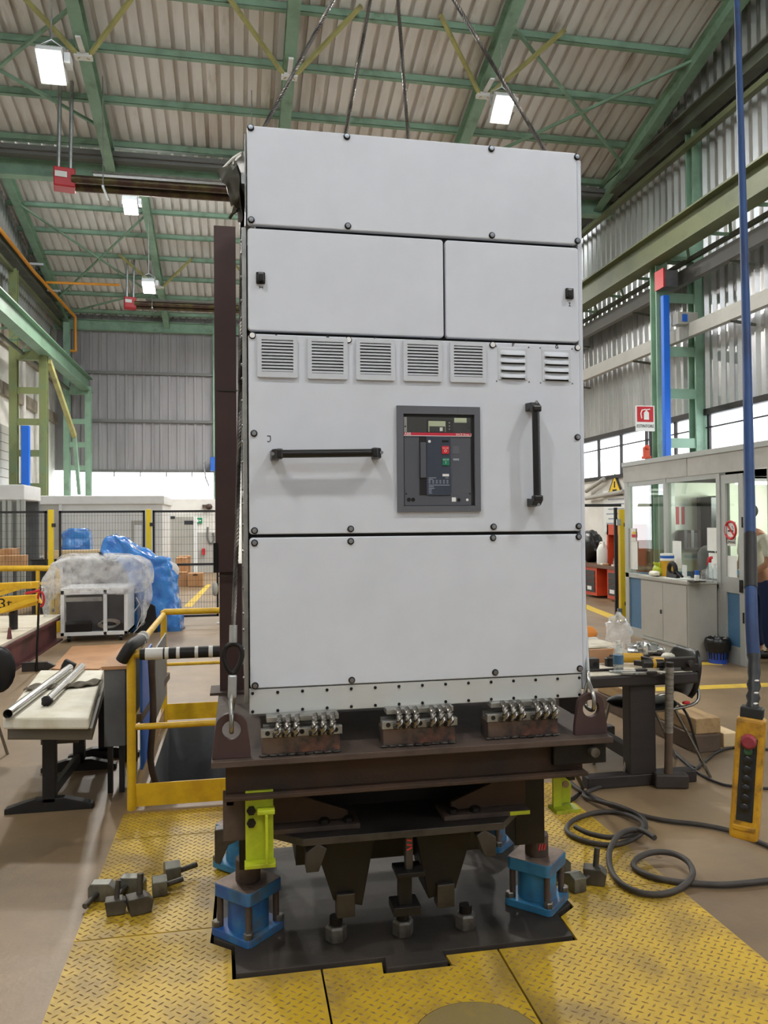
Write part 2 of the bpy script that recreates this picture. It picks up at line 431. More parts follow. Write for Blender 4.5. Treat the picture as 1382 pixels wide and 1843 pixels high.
# painted lines
for pts in (((1055,1096),(1110,1118),(1110,1109),(1055,1088)), ((1180,1244),(1382,1236),(1382,1229),(1180,1237)), ((1240,1192),(1300,1192),(1300,1197),(1240,1196)), ((330,1092),(372,1052),(380,1052),(345,1092))):
    q = [at(*p, z=.002) for p in pts]; b = B(); b.prism([(p.x,p.y) for p in q], 'z', .0005, .003); b.build('floor_line', 'line_yellow', floor)

# chequered plates around the jigsaw-shaped opening
HOLE = [(-.027,2.893),(.523,2.893),(.516,2.82),(.778,2.82),(.772,2.893),(1.308,2.893),(1.316,3.075),(1.405,3.143),(1.402,3.25),(1.33,3.33),(1.33,3.62),(1.402,3.70),(1.402,4.0),(-.102,4.0),(-.102,3.852),(-.027,3.80),(-.027,3.717),(-.104,3.692),(-.108,3.465),(-.11,3.3),(-.115,3.163),(-.032,3.093)]
g = .004
plates = [
 [(PX0,PY0),(.297-g,PY0),(.297-g,2.893),(-.027,2.893),(-.032,3.093),(-.115,3.163),(-.11,3.28-g),(PX0,3.28-g)],
 [(.297+g,PY0),(.955,PY0),(.975,2.893),(.772,2.893),(.778,2.82),(.516,2.82),(.523,2.893),(.297+g,2.893)],
 [(.955+2*g,PY0),(PX1,PY0),(PX1,3.27-g),(1.402,3.27-g),(1.405,3.143),(1.316,3.075),(1.308,2.893),(.975+2*g,2.893)],
 [(PX0,3.28+g),(-.11,3.28+g),(-.108,3.465),(-.104,3.692),(-.027,3.717),(-.027,3.80),(-.102,3.852),(-.102,4.0),(.3,4.0),(.3,4.285-g),(PX0,4.285-g)],
 [(1.33,3.33),(1.402,3.27+g),(PX1,3.27+g),(PX1,4.285-g),(.3+g*2,4.285-g),(.3+g*2,4.0),(1.402,4.0),(1.402,3.70),(1.33,3.62)],
 [(PX0,4.285+g),(PX1,4.285+g),(PX1,PY1),(PX0,PY1)]]
def inside(x, y, poly):
    c = False; n = len(poly)
    for i in range(n):
        (x1,y1),(x2,y2) = poly[i], poly[i-1]
        if (y1 > y) != (y2 > y) and x < (x2-x1)*(y-y1)/(y2-y1)+x1: c = not c
    return c
HC = (.742, 2.38, .215)     # round hatch set into the middle front plate
for pi, poly in enumerate(plates):
    b = B(); b.prism(poly, 'z', -.012, 0); pl = b.build('floor_plate', 'yellow_plate', floor)
    t = B(); pt = .0215
    x0 = min(p[0] for p in poly); x1 = max(p[0] for p in poly); y0 = max(min(p[1] for p in poly), 2.25); y1 = max(p[1] for p in poly)
    for j in range(int((y1-y0)/pt)):
        for i in range(int((x1-x0)/pt)):
            if (i+j) % 2: continue
            x = x0+.012+i*pt; y = y0+.01+j*pt
            if not (inside(x-.012,y,poly) and inside(x+.012,y,poly) and inside(x,y-.01,poly) and inside(x,y+.01,poly)): continue
            a = R(40) if i % 2 else R(140)
            dx, dy = math.cos(a), math.sin(a); l, ww, h = .0145, .0042, .0022
            t.add([(x-dx*l,y-dy*l,0),(x-dy*ww,y+dx*ww,0),(x+dx*l,y+dy*l,0),(x+dy*ww,y-dx*ww,0),(x-dx*l*.45,y-dy*l*.45,h),(x+dx*l*.45,y+dy*l*.45,h)],
                  [(0,3,4),(3,2,5,4),(2,1,5),(1,0,4,5)])
    if t.v: stuff(t.build('tread_pattern', 'tread', pl))
b = B(); b.lathe([(HC[2]+.004,.0004),(HC[2]+.004,.0012)], (HC[0],HC[1],0), 40); hr = b.build('hatch_joint', 'black_pit', floor)
b = B(); b.lathe([(HC[2],.0004),(HC[2],.0028)], (HC[0],HC[1],0), 40); b.build('round_hatch', 'hatch_plate', floor)

# roof: saw-tooth bays, profiled sheet ribs running down the slope
def corr_profile(x0, x1, pitch=.245, d=.085, k=(.58,.61,.88,.91)):
    out = []; x = x0
    while x < x1:
        out += [(x,0),(x+pitch*k[0],0),(x+pitch*k[1],d),(x+pitch*k[2],d),(x+pitch*k[3],0)]; x += pitch
    out.append((x1,0)); return out
b = B(); pr = corr_profile(XL-.3, XRW+.3)
for hi in (-9.0, 3.7, 16.4):
    lo = hi+12.7; n = len(b.v)
    vs = [(x, hi-.1, 9.13+.26*12.726+d) for x, d in pr]+[(x, lo, 9.13+d) for x, d in pr]; k = len(pr)
    b.add(vs, [(i, i+1, k+i+1, k+i) for i in range(k-1)])
ceiling = struct(b.build('ceiling', 'roof_sheet'))
# vertical glazing of the saw teeth
for n, y in enumerate((-9.0, 3.7, 16.4)):
    b = B()
    for z in (9.45, 10.9, 12.3): b.box(XL, XRW, y-.04, y+.04, z-.06, z+.06)
    k = 10
    for i in range(k+1):
        x = XL+(XRW-XL)*i/k; b.box(x-.04, x+.04, y-.04, y+.04, 9.4, 12.36)
    fr = struct(b.build('window_%d' % (n+1), 'green_steel'))
    for i in range(k):
        x = XL+(XRW-XL)*i/k; p = B(); p.box(x+.04, x+(XRW-XL)/k-.04, y-.005, y+.005, 9.5, 12.25); p.build('pane', 'glass_frost', fr)
# purlins, rafters
PUR = [16.4-.35-1.12*i for i in range(11)]
def on(y, off): return roofz(y)-off
purs = []
for base, rng in ((16.4, range(11)), (29.1, range(11))):
    for i in rng:
        y = base-.42-1.125*i
        z = 9.13+.26*(base-y)
        b = B(); b.box(XL, XRW, y-.035, y+.035, z-.14, z-.02); b.box(XL, XRW, y-.035, y+.055, z-.145, z-.13)
        b.build('purlin', 'green_steel', ceiling)
RX = (-5.85, -2.45, .93, 4.45, 8.08)
for x in RX:
    for base in (3.7, 16.4, 29.1):
        p = Vector((x, base-12.6, 9.13+.26*12.6-.30)); q = Vector((x, base, 9.13-.30))
        b = B(); b.ibeam(p, q, .20, .32, .02); r_ = b.build('rafter', 'green_steel', ceiling)
        if base > 4 and x in (-2.45, .93, 4.45):
            for yy in ((13.45 if base < 20 else 26.2),):
                z = 9.13+.26*(base-yy)-.46; 
                for s in (-1, 1):
                    c = B(); c.bar((x+.06*s, yy, z-.06), (x+1.1*s, yy-1.1, z+.6), .06, .06); c.build('knee_brace', 'yellow_brace', r_)
                c = B(); c.box(x-.04, x+.04, yy-.5, yy+.05, z-.03, z+.0); c.box(x-.14, x+.14, yy-.08, yy+.06, z-.08, z-.02); c.build('hanger', 'cabin_white', r_)
# roof wind bracing
def rodz(x, y): return roofz(y)-.2
for (xa,ya,xb,yb) in ((4.45,15.9,8.08,12.6),(8.08,15.2,4.45,12.2),(-5.85,15.9,-2.45,12.8),(-2.45,15.4,-5.85,12.8),(-5.85,27.6,-2.45,22.9),(-2.45,27.6,-5.85,22.9),(-5.85,28.6,-2.45,26.8),(8.08,16.2,4.6,16.0)):
    b = B(); b.bar((xa,ya,roofz(ya)-.22),(xb,yb,roofz(yb)-.22), .05, .05); b.build('roof_brace', 'green_steel', ceiling)
# valley girder and gutter, rear eaves girder
for y, nm in ((16.4,'valley_girder'),(3.7,'valley_girder'),(28.95,'eaves_girder')):
    b = B(); b.ibeam((XL,y,8.74),(XRW,y,8.74), .22, .36, .02); b.build(nm, 'green_steel', ceiling)
for y in (16.12, 3.42):
    b = B(); b.box(XL, XRW, y-.10, y+.12, 8.86, 9.0); b.box(XL, XRW, y-.16, y-.10, 8.93, 9.02); b.build('gutter', 'grey_tray', ceiling)

# right-hand wall: plaster below, window band, profiled sheet above
WZ0, WZ1 = 2.66, 3.62
b = B(); b.box(XRW, XRW+.2, -9, 29.1, 1.0, WZ0); wr = struct(b.build('wall_right', 'plaster'))
b = B(); b.box(XRW-.005, XRW+.2, -9, 29.1, 0, 1.0); b.build('dado', 'dado_green', wr)
b = B(); pr = corr_profile(-9, 29.1, .235, .055, (.56,.80,.90,.95)); k = len(pr)
vs = [(XRW-d, y, WZ1) for y, d in pr]+[(XRW-d, y, roofz(y)+.05) for y, d in pr]
b.add(vs, [(i, k+i, k+i+1, i+1) for i in range(k-1)]); b.build('sheet_cladding', 'wall_sheet', wr)
b = B(); b.box(XRW-.06, XRW+.1, -9, 29.1, WZ1-.06, WZ1+.05); b.box(XRW-.05, XRW+.1, -9, 29.1, WZ0-.05, WZ0+.03); wf = struct(b.build('window_4', 'dark_frame'))
y = 8.4
while y < 19.5:
    b = B(); b.box(XRW-.02, XRW+.05, y-.03, y+.03, WZ0, WZ1); b.build('mullion', 'dark_frame', wf)
    b = B(); b.box(XRW+.02, XRW+.03, y+.03, y+1.07, WZ0+.03, WZ1-.06); b.build('pane', 'glass_frost', wf)
    b = B(); b.box(XRW-.01, XRW+.04, y+.03, y+1.07, WZ0+.66, WZ0+.685); b.build('glazing_bar', 'dark_frame', wf)
    if int(y*10) % 3 == 0:
        b = B(); b.bar((XRW-.02, y, WZ0+.45), (XRW-.16, y-.3, WZ0+.55), .02, .02); b.build('window_stay', 'dark_frame', wf)
    y += 1.1
b = B(); b.box(XRW+.02, XRW+.03, 19.5, 29, WZ0+.03, WZ1-.06); b.box(XRW+.02, XRW+.03, -9, 8.35, WZ0+.03, WZ1-.06); b.build('pane', 'glass_frost', wf)
# left-hand wall
b = B(); b.box(XL-.2, XL, -9, 29.1, 0, 6.9); wl = struct(b.build('wall_left', 'plaster'))
b = B(); b.box(XL-.2, XL+.25, -9, 29.1, 7.15, 7.5); b.box(XL-.2, XL+.1, -9, 29.1, 6.6, 7.15); b.build('concrete_ledge', 'concrete_beam', wl)
b = B(); vs = [(XL+d, y, 7.5) for y, d in pr]+[(XL+d, y, roofz(y)+.05) for y, d in pr]
b.add(vs, [(i, i+1, k+i+1, k+i) for i in range(k-1)]); b.build('sheet_cladding', 'wall_sheet', wl)
for i in range(8):
    b = B(); b.box(XL, XL+.04, 20.2, 23.4, 2.5+i*.24, 2.72+i*.24); b.build('shutter_slat', 'cabin_grey', wl)
b = B(); b.box(XL, XL+.12, 16.0, 29, 5.2, 5.55); b.build('concrete_band', 'concrete_beam', wl)
for y in (24.6, 26.2):
    b = B(); b.cyl((XL+.1, y, 0),(XL+.1, y, 6.5), .06, 10); b.build('drain_pipe', 'plaster', wl)
# rear wall: profiled sheet with rails, open doorway beneath
BY = 29.1
b = B(); prx = corr_profile(-6.5, 8.6, .30, .04); k = len(prx)
b.add([(x, BY-d, 3.58) for x, d in prx]+[(x, BY-d, 9.2) for x, d in prx], [(i, i+1, k+i+1, k+i) for i in range(k-1)])
wb = struct(b.build('wall_back', 'door_sheet'))
for z in (8.72, 7.08, 5.36): b = B(); b.box(-5.9, -.75, BY-.14, BY-.05, z-.05, z+.05); b.build('sheet_rail', 'grey_tray', wb)
b = B(); b.box(-5.6, -.75, BY-.12, BY, 3.52, 3.62); b.build('door_head', 'grey_tray', wb)
b = B(); b.box(-.84, -.66, BY-.2, BY, 0, 9.1); b.build('door_post', 'green_steel', wb)
b = B(); b.box(-.66, XRW, BY-.02, BY+.1, 0, 3.6); b.build('wall_panel', 'plaster', wb)
for i in range(5):
    x = -4.3+i*.9; b = B(); b.box(x-.02, x+.02, BY-.08, BY-.04, 3.36, 3.56); b.build('door_guide', 'grey_tray', wb)
# wall behind the photographer
b = B(); b.box(XL, XRW, -9.2, -9, 0, 9.35); struct(b.build('wall_front', 'plaster'))

# lattice columns carrying the crane runways
def lattice(name, label, y, xi, xo, ztop, zout, mat, mat2, w=.2, zs=None, group=None):
    t = thing(name, label, 'column', ((xi+xo)/2, y, 0), group)
    b = B(); b.ibeam((xi,y,0),(xi,y,ztop), w, w, .03, (0,1,0)); b.build('inner_post', mat, t)
    b = B(); b.ibeam((xo,y,0),(xo,y,zout), w, w*1.1, .03, (0,1,0)); b.build('outer_post', mat2, t)
    for z in zs:
        b = B(); b.box(min(xi,xo), max(xi,xo), y-w*.42, y-w*.30, z-.09, z+.09); b.build('batten', mat, t)
    b = B(); b.box(min(xi,xo)-.1, max(xi,xo), y-w*.5, y+w*.5, ztop-.28, ztop); b.build('cap_beam', mat2, t)
    return t
lattice('crane_column', 'green lattice crane column behind the glazed office, blue strap at its side', 13, 7.6, 8.36, 6.66, 9.1, 'green_steel', 'green_steel', .22, (5.7,4.72,3.95,3.05), 'lattice crane columns')
lattice('crane_column', 'olive green lattice crane column near the left wall, nearer of two', 22.5, -5.16, -5.92, 6.42, 8.6, 'olive_steel', 'olive_steel', .2, (5.3,4.45,3.6,2.7), 'lattice crane columns')
lattice('crane_column', 'far green lattice crane column beside the rear doorway', 28.2, -5.02, -5.72, 6.42, 8.6, 'green_steel', 'green_steel', .2, (5.2,4.4,3.6,2.55), 'lattice crane columns')
# runway girders
def runway(label, x, sx, mat):
    t = thing('crane_runway', label, 'crane girder', (x, 10, 6.2), 'crane runway girders')
    b = B(); b.ibeam((x,-8.8,6.52),(x,28.7,6.52), .3, .5, .03); b.build('girder', mat, t)
    b = B(); b.bar((x,-8.8,6.80),(x,28.7,6.80), .06, .06); b.build('rail', 'dark_girder', t)
    b = B(); b.bar((x+sx*.55,-8.8,6.30),(x+sx*.55,28.7,6.30), .07, .07); b.build('surge_chord', 'dark_girder', t)
    y = 6.0
    while y < 24:
        b = B(); b.bar((x+sx*.1,y,6.55),(x+sx*.55,y+.6,6.32), .05, .012); b.bar((x+sx*.55,y+.6,6.32),(x+sx*.1,y+1.2,6.55), .05, .05); b.build('surge_brace', 'green_steel', t)
        y += 1.2
runway('long olive green crane runway girder along the right wall', 7.42, 1, 'runway_olive')
runway('green crane runway girder along the left wall', -5.1, -1, 'runway_green')
# eaves girders on the side walls
for x, pts, lb in ((8.2, None, 'dark green eaves girder high on the right sheet wall'), (-5.95, None, 'dark eaves girder high along the left wall')):
    t = thing('eaves_girder', lb, 'girder', (x,10,8.7), 'eaves girders')
    b = B(); b.ibeam((x,-8.8,8.98),(x,28.7,8.98), .26, .3, .03); b.build('top_beam', 'dark_girder', t)
    b = B(); b.bar((x,-8.8,8.55),(x,28.7,8.55), .12, .1); b.build('lower_rail', 'runway_olive', t)
# service trays on the right wall
def tray(z, x, h, mat, label):
    t = thing('cable_tray', label, 'cable tray', (x,12,z), 'cable trays on the right wall')
    b = B(); b.box(x-.06, x+.06, 5, 28, z-h/2, z+h/2); b.build('trunking', mat, t)
    for y in (11.4, 14.6, 17.5):
        b = B(); b.bar((x,y,z-h/2),(XRW-.06,y,z-h/2-.05), .04, .04); b.build('bracket', 'dark_girder', t)
tray(6.02, 7.95, .26, 'grey_tray', 'upper dark grey busbar trunking along the right wall')
tray(5.02, 7.95, .24, 'locker_grey', 'lower pale grey cable trunking along the right wall')
t = thing('junction_box', 'red ended grey motor box at the right crane column', 'junction box', at(1205,520,y=12.7))
p = at(1200,505,y=12.75); b = B(); b.cbox(p, .28, .3, .3); b.build('box_body', 'box_grey', t, bevel=.02)
b = B(); b.box(p.x-.17, p.x-.14, p.y-.17, p.y+.12, p.z-.17, p.z+.17); b.build('end_cover', 'heater_red', t)
p = at(1232,575,y=12.6); t = thing('switch_box', 'grey switch box with blue plate on the lower trunking', 'switch box', p)
b = B(); b.cbox(p, .4, .2, .22); b.build('box_body', 'locker_grey', t, bevel=.01)
b = B(); b.cbox((p.x-.06, p.y-.105, p.z), .1, .01, .13); b.build('plate', 'blue_paint', t)
# blue vertical strap / duct at the right crane column
p0 = at(1197,532,y=12.7); p1 = at(1200,818,y=12.7)
b = B(); b.box(p0.x-.06, p0.x+.06, 12.66, 12.76, 0, p0.z); tag(b.build('cable_duct', 'strap_blue', bevel=.01), 'bright blue vertical cable duct on the right crane column', 'cable duct')
p = at(45,850,y=22); b = B(); b.box(p.x-.1, p.x+.1, 22, 22.15, 0, 4.3); tag(b.build('cable_duct', 'strap_blue', bevel=.01), 'bright blue vertical duct behind the left lattice column', 'cable duct')
# raking struts of the far-left column
t = thing('raking_strut', 'pale green raking strut leaning from the left lattice column', 'strut', at(140,885,y=26))
b = B(); b.bar(at(88,650,y=22.6), at(134,785,y=25.5), .12, .14); b.build('upper_length', 'yellow_brace', t)
b = B(); b.bar(at(134,785,y=25.5), at(143,890,y=26), .1, .12); b.build('lower_length', 'green_steel', t)
# yellow gas pipe
pts = [at(-30,385,x=-5.75), at(0,413,x=-5.75), at(60,488,x=-5.75), at(135,570,y=28.4), at(136,632,y=28.4), at(102,629,y=28.4)]
b = B(); 
for i in range(len(pts)-1): b.cyl(pts[i], pts[i+1], .05, 8)
t = thing('gas_pipe', 'orange gas pipe following the roof line to the rear corner', 'pipe', pts[3]); b.build('pipe_run', 'gas_pipe', t)
b = B(); b.cyl(at(83,508,x=-5.75), at(215,513,y=26), .04, 8); b.build('branch', 'gas_pipe', t)
for (px,py) in ((55,475),(88,523)):
    p = at(px,py,x=-5.75); b = B(); b.box(p.x-.05, p.x+.35, p.y-.03, p.y+.03, p.z-.03, p.z+.03); b.build('pipe_clip', 'galv', t)

# high-bay lamps: housing, glowing panel, hanger, and its own light
def lamp(p, label, tilt=0, k=1.0):
    t = thing('high_bay_lamp', label, 'lamp', p, 'high bay lamps')
    x, y, z = p; q = Matrix.Rotation(tilt, 3, 'X')
    b = B(); b.cbox(p, .34, .46, .12, q)
    for i in range(8): b.cbox(Vector(p)+q @ Vector((-.15+i*.043, 0, .1)), .013, .40, .09, q)
    b.build('housing', 'lamp_body', t)
    b = B(); b.cbox(Vector(p)+q @ Vector((0,0,-.066)), .30, .41, .012, q); b.build('led_panel', 'lamp_glow', t)
    b = B(); b.tube([(x-.2,y,z+.02),(x-.18,y,z+.25),(x,y,z+.36),(x+.18,y,z+.25),(x+.2,y,z+.02)], .014, 6)
    b.cyl((x,y,z+.36),(x,y,roofz(y)-.25), .012, 6); b.build('hanger', 'galv', t)
    b = B(); b.cbox((x+.22,y,z+.08), .08, .2, .14); b.build('driver', 'lamp_body', t)
    l = bpy.data.lights.new('lamp_light', 'AREA'); l.shape = 'SQUARE'; l.size = .38; l.energy = LAMP_W*k; l.color = (1,.97,.92)
    o = bpy.data.objects.new('lamp_light', l); COL.objects.link(o); o.rotation_euler = (tilt,0,0)
    put(o, Vector(p)+q @ Vector((0,0,-.08)), t)
lamp(at(93,118,x=-2.5), 'bright lamp nearest the upper left corner under the roof', -R(38))
lamp(at(903,195,x=4.42), 'bright lamp hanging above the right end of the cabinet', -R(38))
lamp((-2.5,19.6,at(203,368,y=19.6).z), 'lamp under the far bay just below the valley girder', -R(30))
lamp(at(268,515,x=-2.4), 'farthest lamp beside the rear tube heater', -R(30))
for x, y, k in ((-2.5,-.6,.85),(4.42,-.6,.85),(4.42,21,1),(4.42,24,1),(.93,24,1)):  # near pair inferred, unseen rear lamps added to brighten the far bay
    lamp((x,y,8.3), 'unseen high bay lamp under the roof, rear ones added to brighten the far bay', 0, k)

# radiant tube heaters with red burner boxes
def heater(px, py, y, xend, label):
    p = at(px, py, y=y); t = thing('tube_heater', label, 'heater', p, 'radiant tube heaters')
    b = B(); b.cbox(p, .36, .32, .34, Matrix.Rotation(.2,3,'Z')); bx = b.build('burner_box', 'heater_red', t, bevel=.02)
    b = B(); b.cbox((p.x-.02, p.y-.185, p.z+.03), .2, .006, .1, Matrix.Rotation(.2,3,'Z')); b.build('rating_plate', 'paper', bx)
    for dz, dy in ((.0,-.12),(-.06,.1)):
        b = B(); b.cyl((p.x+.15,p.y+dy,p.z+dz-.02),(xend,p.y+dy,p.z+dz-.02), .07, 12); b.build('tube', 'heater_tube', t, smooth=40)
    b = B(); b.prism([(p.y-.24,p.z+.06),(p.y-.2,p.z+.12),(p.y+.2,p.z+.12),(p.y+.3,p.z+.0),(p.y+.28,p.z+.0),(p.y+.19,p.z+.105),(p.y-.19,p.z+.105),(p.y-.22,p.z+.06)], 'x', p.x+.5, xend); b.build('reflector', 'galv', t)
    for dx in (-.1, .1):
        b = B(); b.cyl((p.x+dx,p.y,p.z+.15),(p.x+dx+.03,p.y,roofz(p.y)-.02), .035, 8); b.build('flue', 'galv', t)
    for x in (p.x+.7, (p.x+xend)/2+.3):
        b = B(); b.box(x-.02, x+.02, p.y-.3, p.y+.3, p.z-.2, p.z-.17); b.cyl((x,p.y-.28,p.z-.2),(x,p.y-.28,roofz(p.y)-.02), .01, 6); b.build('hanger', 'galv', t)
heater(116, 324, 14.6, 3.0, 'tube heater with red burner box at the front of the far bay')
heater(234, 546, 25.5, 1.5, 'smaller looking far tube heater with red burner box')

# ================================================================ CABINET
F = 2.80
CX0, CX1 = .042, 1.300
def fx(px, py): return at(px, py, y=F)
def zl(py): return at(447, py, y=F).z
cab = thing('switchgear_cabinet', 'tall light grey switchgear cabinet with vents and two black handles', 'electrical cabinet', (.67, F+.4, zl(1287)))
ZB = zl(1287)
b = B(); b.box(CX0+.03, CX1-.01, F+.03, F+.92, ZB+.02, zl(228)); b.build('body', 'cab_gap', cab)
def panel(name, x0, x1, z0, z1, mat='cab_grey', th=.026, r=.012):
    b = B(); b.prism(rrect(x0, x1, z0, z1, r), 'y', F, F+th); return b.build(name, mat, cab, bevel=.004, seg=3)
SPX = at(800,520,y=F).x
top = panel('top_panel', CX0, CX1, zl(403), zl(225))
dl = panel('door', CX0, SPX-.004, zl(594), zl(410)); dl['label'] = 'wide left door of the upper compartment'
dr = panel('door', SPX+.004, CX1, zl(594), zl(410)); dr['label'] = 'narrower right door of the upper compartment'
vp = panel('vent_panel', CX0, CX1, zl(962), zl(600))
bp = panel('bottom_panel', CX0, CX1, zl(1240), zl(968))
b = B(); b.box(CX0-.003, CX1-.004, F+.004, F+.03, ZB, zl(1242)); pln = b.build('plinth', 'plinth_grey', cab, bevel=.002)
b = B(); b.box(CX1+.003, CX1+.022, F+.012, F+.92, ZB+.03, zl(236)); b.build('side_panel', 'cab_grey', cab, bevel=.003)
b = B(); b.box(CX0-.020, CX0-.003, F+.05, F+.12, ZB+.03, zl(400)); b.box(CX0-.008, CX0-.003, F+.035, F+.12, zl(400), zl(232)); up = b.build('frame_upright', 'galv', cab, bevel=.002)
b = B(); b.box(CX0-.012, CX0+.03, F+.12, F+.9, ZB+.03, zl(420)); b.build('open_side', 'unit_dark', cab)
for z in [ZB+.1+i*.23 for i in range(9)]:
    b = B(); b.box(CX0-.02, CX0+.02, F+.12, F+.92, z, z+.035); b.build('side_rail', 'galv', cab)
b = B(); b.box(CX0-.022, CX0+.03, F+.84, F+.92, ZB+.03, zl(228)); b.build('frame_upright', 'galv', cab)
for i in range(22):
    z = ZB+.12+i*.076+(.02 if i%3 else 0)
    b = B(); b.lathe([(.006,0),(.006,.003),(.003,.006)], (CX0-.020, F+.065+(i%2)*.03, z), 8, (-1,0,0)); b.build('rivet', 'screw_steel', up, smooth=50)
b = B(); b.box(CX0, CX1+.02, F+.02, F+.92, zl(228), zl(226)); b.build('roof', 'cab_grey', cab)
# screws: domed black cap with a steel socket
def screw(par, px, py, white=False):
    p = fx(px, py); 
    b = B(); b.lathe([(.0125,0),(.0125,.003),(.0095,.005)], (p.x,F,p.z), 16, (0,-1,0))
    s = b.build('panel_screw', 'screw_black', par, smooth=40)
    if not white:
        b = B(); b.lathe([(.0082,.004),(.0082,.0072),(.0046,.0074)], (p.x,F,p.z), 12, (0,-1,0)); b.build('screw_socket', 'screw_steel', par, smooth=40)
    if white:
        b = B(); b.lathe([(.0095,.004),(.0095,.0062),(.004,.0066)], (p.x,F,p.z), 12, (0,-1,0)); b.build('screw_cap', 'screw_white', cab, smooth=40)
for q in ((451,230),(624,246),(884,268),(1038,283),(452,396),(626,407),(885,424),(1039,434)): screw(top, *q)
for q in ((454,604),(627,612),(886,621),(1039,626)): screw(vp, *q, white=True)
for q in ((457,780),(1039,787),(458,955),(631,952),(888,948),(1041,947)): screw(vp, *q)
for q in ((458,977),(631,974),(887,968),(1041,966),(459,1234),(633,1224),(891,1210),(1043,1203)): screw(bp, *q)
for i in range(15):
    x = CX0+.008+(CX1-CX0-.022)*i/14
    for z in (zl(1249), zl(1282)):
        b = B(); b.lathe([(.006,0),(.005,.003)], (x,F+.004,z), 10, (0,-1,0)); b.build('plinth_screw', 'screw_black', pln)
# door locks with hand-written letters under them
for d, (px,py), flip in ((dl,(469,501),1),(dr,(1024,529),-1)):
    p = fx(px,py); b = B(); b.prism(rrect(p.x-.016,p.x+.016,p.z-.021,p.z+.021,.004), 'y', F-.008, F+.001); b.build('lock', 'black_plastic', d, bevel=.002)
    b = B(); b.box(p.x-.012+flip*.003, p.x+.008+flip*.003, F-.022, F-.008, p.z-.016, p.z+.012); b.build('lock_wing', 'black_plastic', d, bevel=.004)
    b = B(); b.box(p.x-.008, p.x+.01, F-.0085, F-.008, p.z+.014, p.z+.019); b.build('lock_mark', 'screw_steel', d)
def stroke(name, segs, c, s, par, r=.0011):
    b = B()
    for poly in segs:
        pts = [Vector((c.x+u*s, F-.0006, c.z+v*s)) for u,v in poly]
        for i in range(len(pts)-1): b.bar(pts[i], pts[i+1], .0012, r*2, (0,0,1) if abs(pts[i].z-pts[i+1].z) < 1e-4 else (1,0,0))
    return b.build(name, 'ink', par)
stroke('letter_h', [[(-.5,-.4),(-.5,.4)],[(.5,-.4),(.5,.4)],[(-.5,0),(.5,0)]], fx(470,517), .011, dl)
stroke('letter_i', [[(-.4,.6),(.4,.6)],[(-.4,-.6),(.4,-.6)],[(0,-.6),(0,.6)]], fx(1025,548), .010, dr)
stroke('letter_j', [[(-.3,.7),(.45,.7),(.5,-.3),(.2,-.7),(-.3,-.6)]], fx(483,790), .015, vp, .0016)
LET = {'a': [[(-.5,-.6),(0,.6),(.5,-.6)],[(-.25,-.1),(.25,-.1)]], 'b': [[(-.4,-.6),(-.4,.6),(.3,.5),(.3,.1),(-.4,0)],[(-.4,0),(.4,-.1),(.4,-.5),(-.4,-.6)]],
 'c': [[(.4,.5),(-.3,.6),(-.5,0),(-.3,-.6),(.4,-.5)]], 'd': [[(-.4,-.6),(-.4,.6),(.3,.4),(.4,-.2),(.1,-.6),(-.4,-.6)]], 'e': [[(.4,.6),(-.4,.6),(-.4,-.6),(.4,-.6)],[(-.4,0),(.2,0)]],
 'f': [[(.4,.6),(-.4,.6),(-.4,-.6)],[(-.4,.05),(.25,.05)]], 'g': [[(.4,.5),(-.3,.6),(-.5,0),(-.3,-.6),(.4,-.5),(.4,0),(.1,0)]]}
for ch, q in (('a',(497,604)),('b',(590,607)),('c',(676,610)),('d',(763,613)),('e',(840,615)),('f',(924,621)),('g',(1002,624))):
    stroke('letter_'+ch, LET[ch], fx(*q), .0105, vp, .0014)
# five filter grilles with slats
for (x0,x1,y0,y1,nm) in ((463,535,605,680,'A'),(553,625,608.5,683,'B'),(640,710,611,685,'C'),(725,795,613.5,687,'D'),(809,874,616,689,'E')):
    p0 = fx(x0,(y0+y1)/2).x; p1 = fx(x1,(y0+y1)/2).x; z1 = fx((x0+x1)/2,y0).z; z0 = fx((x0+x1)/2,y1).z; m = (p1-p0)*.105; zt = (z1-z0)*.1
    b = B(); o = rrect(p0,p1,z0,z1,.006); i = rrect(p0+m,p1-m,z0+zt*1.35,z1-zt,.001); n = len(o)
    for yy in (F-.009,):
        vs = [(x,yy,z) for x,z in o]+[(x,yy,z) for x,z in i]+[(x,F+.001,z) for x,z in o]+[(x,F+.001,z) for x,z in i]
        b.add(vs, [(k,(k+1)%n,n+(k+1)%n,n+k) for k in range(n)]+[(k,2*n+k,2*n+(k+1)%n,(k+1)%n) for k in range(n)]+[(n+k,n+(k+1)%n,3*n+(k+1)%n,3*n+k) for k in range(n)])
    gr = b.build('vent_grille', 'vent_grey', cab); gr['label'] = 'slatted vent grille marked '+nm
    b = B(); b.box(p0+m*.9, p1-m*.9, F-.0012, F-.0004, z0+zt*1.2, z1-zt*.9); b.build('grille_backing', 'vent_dark', gr)
    h = (z1-zt-(z0+zt*1.35)); ns = 10
    for k in range(ns):
        zc = z0+zt*1.35+h*(k+.5)/ns-.0005
        b = B(); b.add([(p0+m,F-.0085,zc-.0035),(p1-m,F-.0085,zc-.0035),(p1-m,F-.0085,zc+.0012),(p0+m,F-.0085,zc+.0012),(p0+m,F-.001,zc+.006),(p1-m,F-.001,zc+.006),(p0+m,F-.001,zc+.003),(p1-m,F-.001,zc+.003)],
            [(0,1,2,3),(3,2,5,4),(0,6,7,1),(0,3,4,6),(1,7,5,2)]); b.build('slat', 'vent_grey', gr)
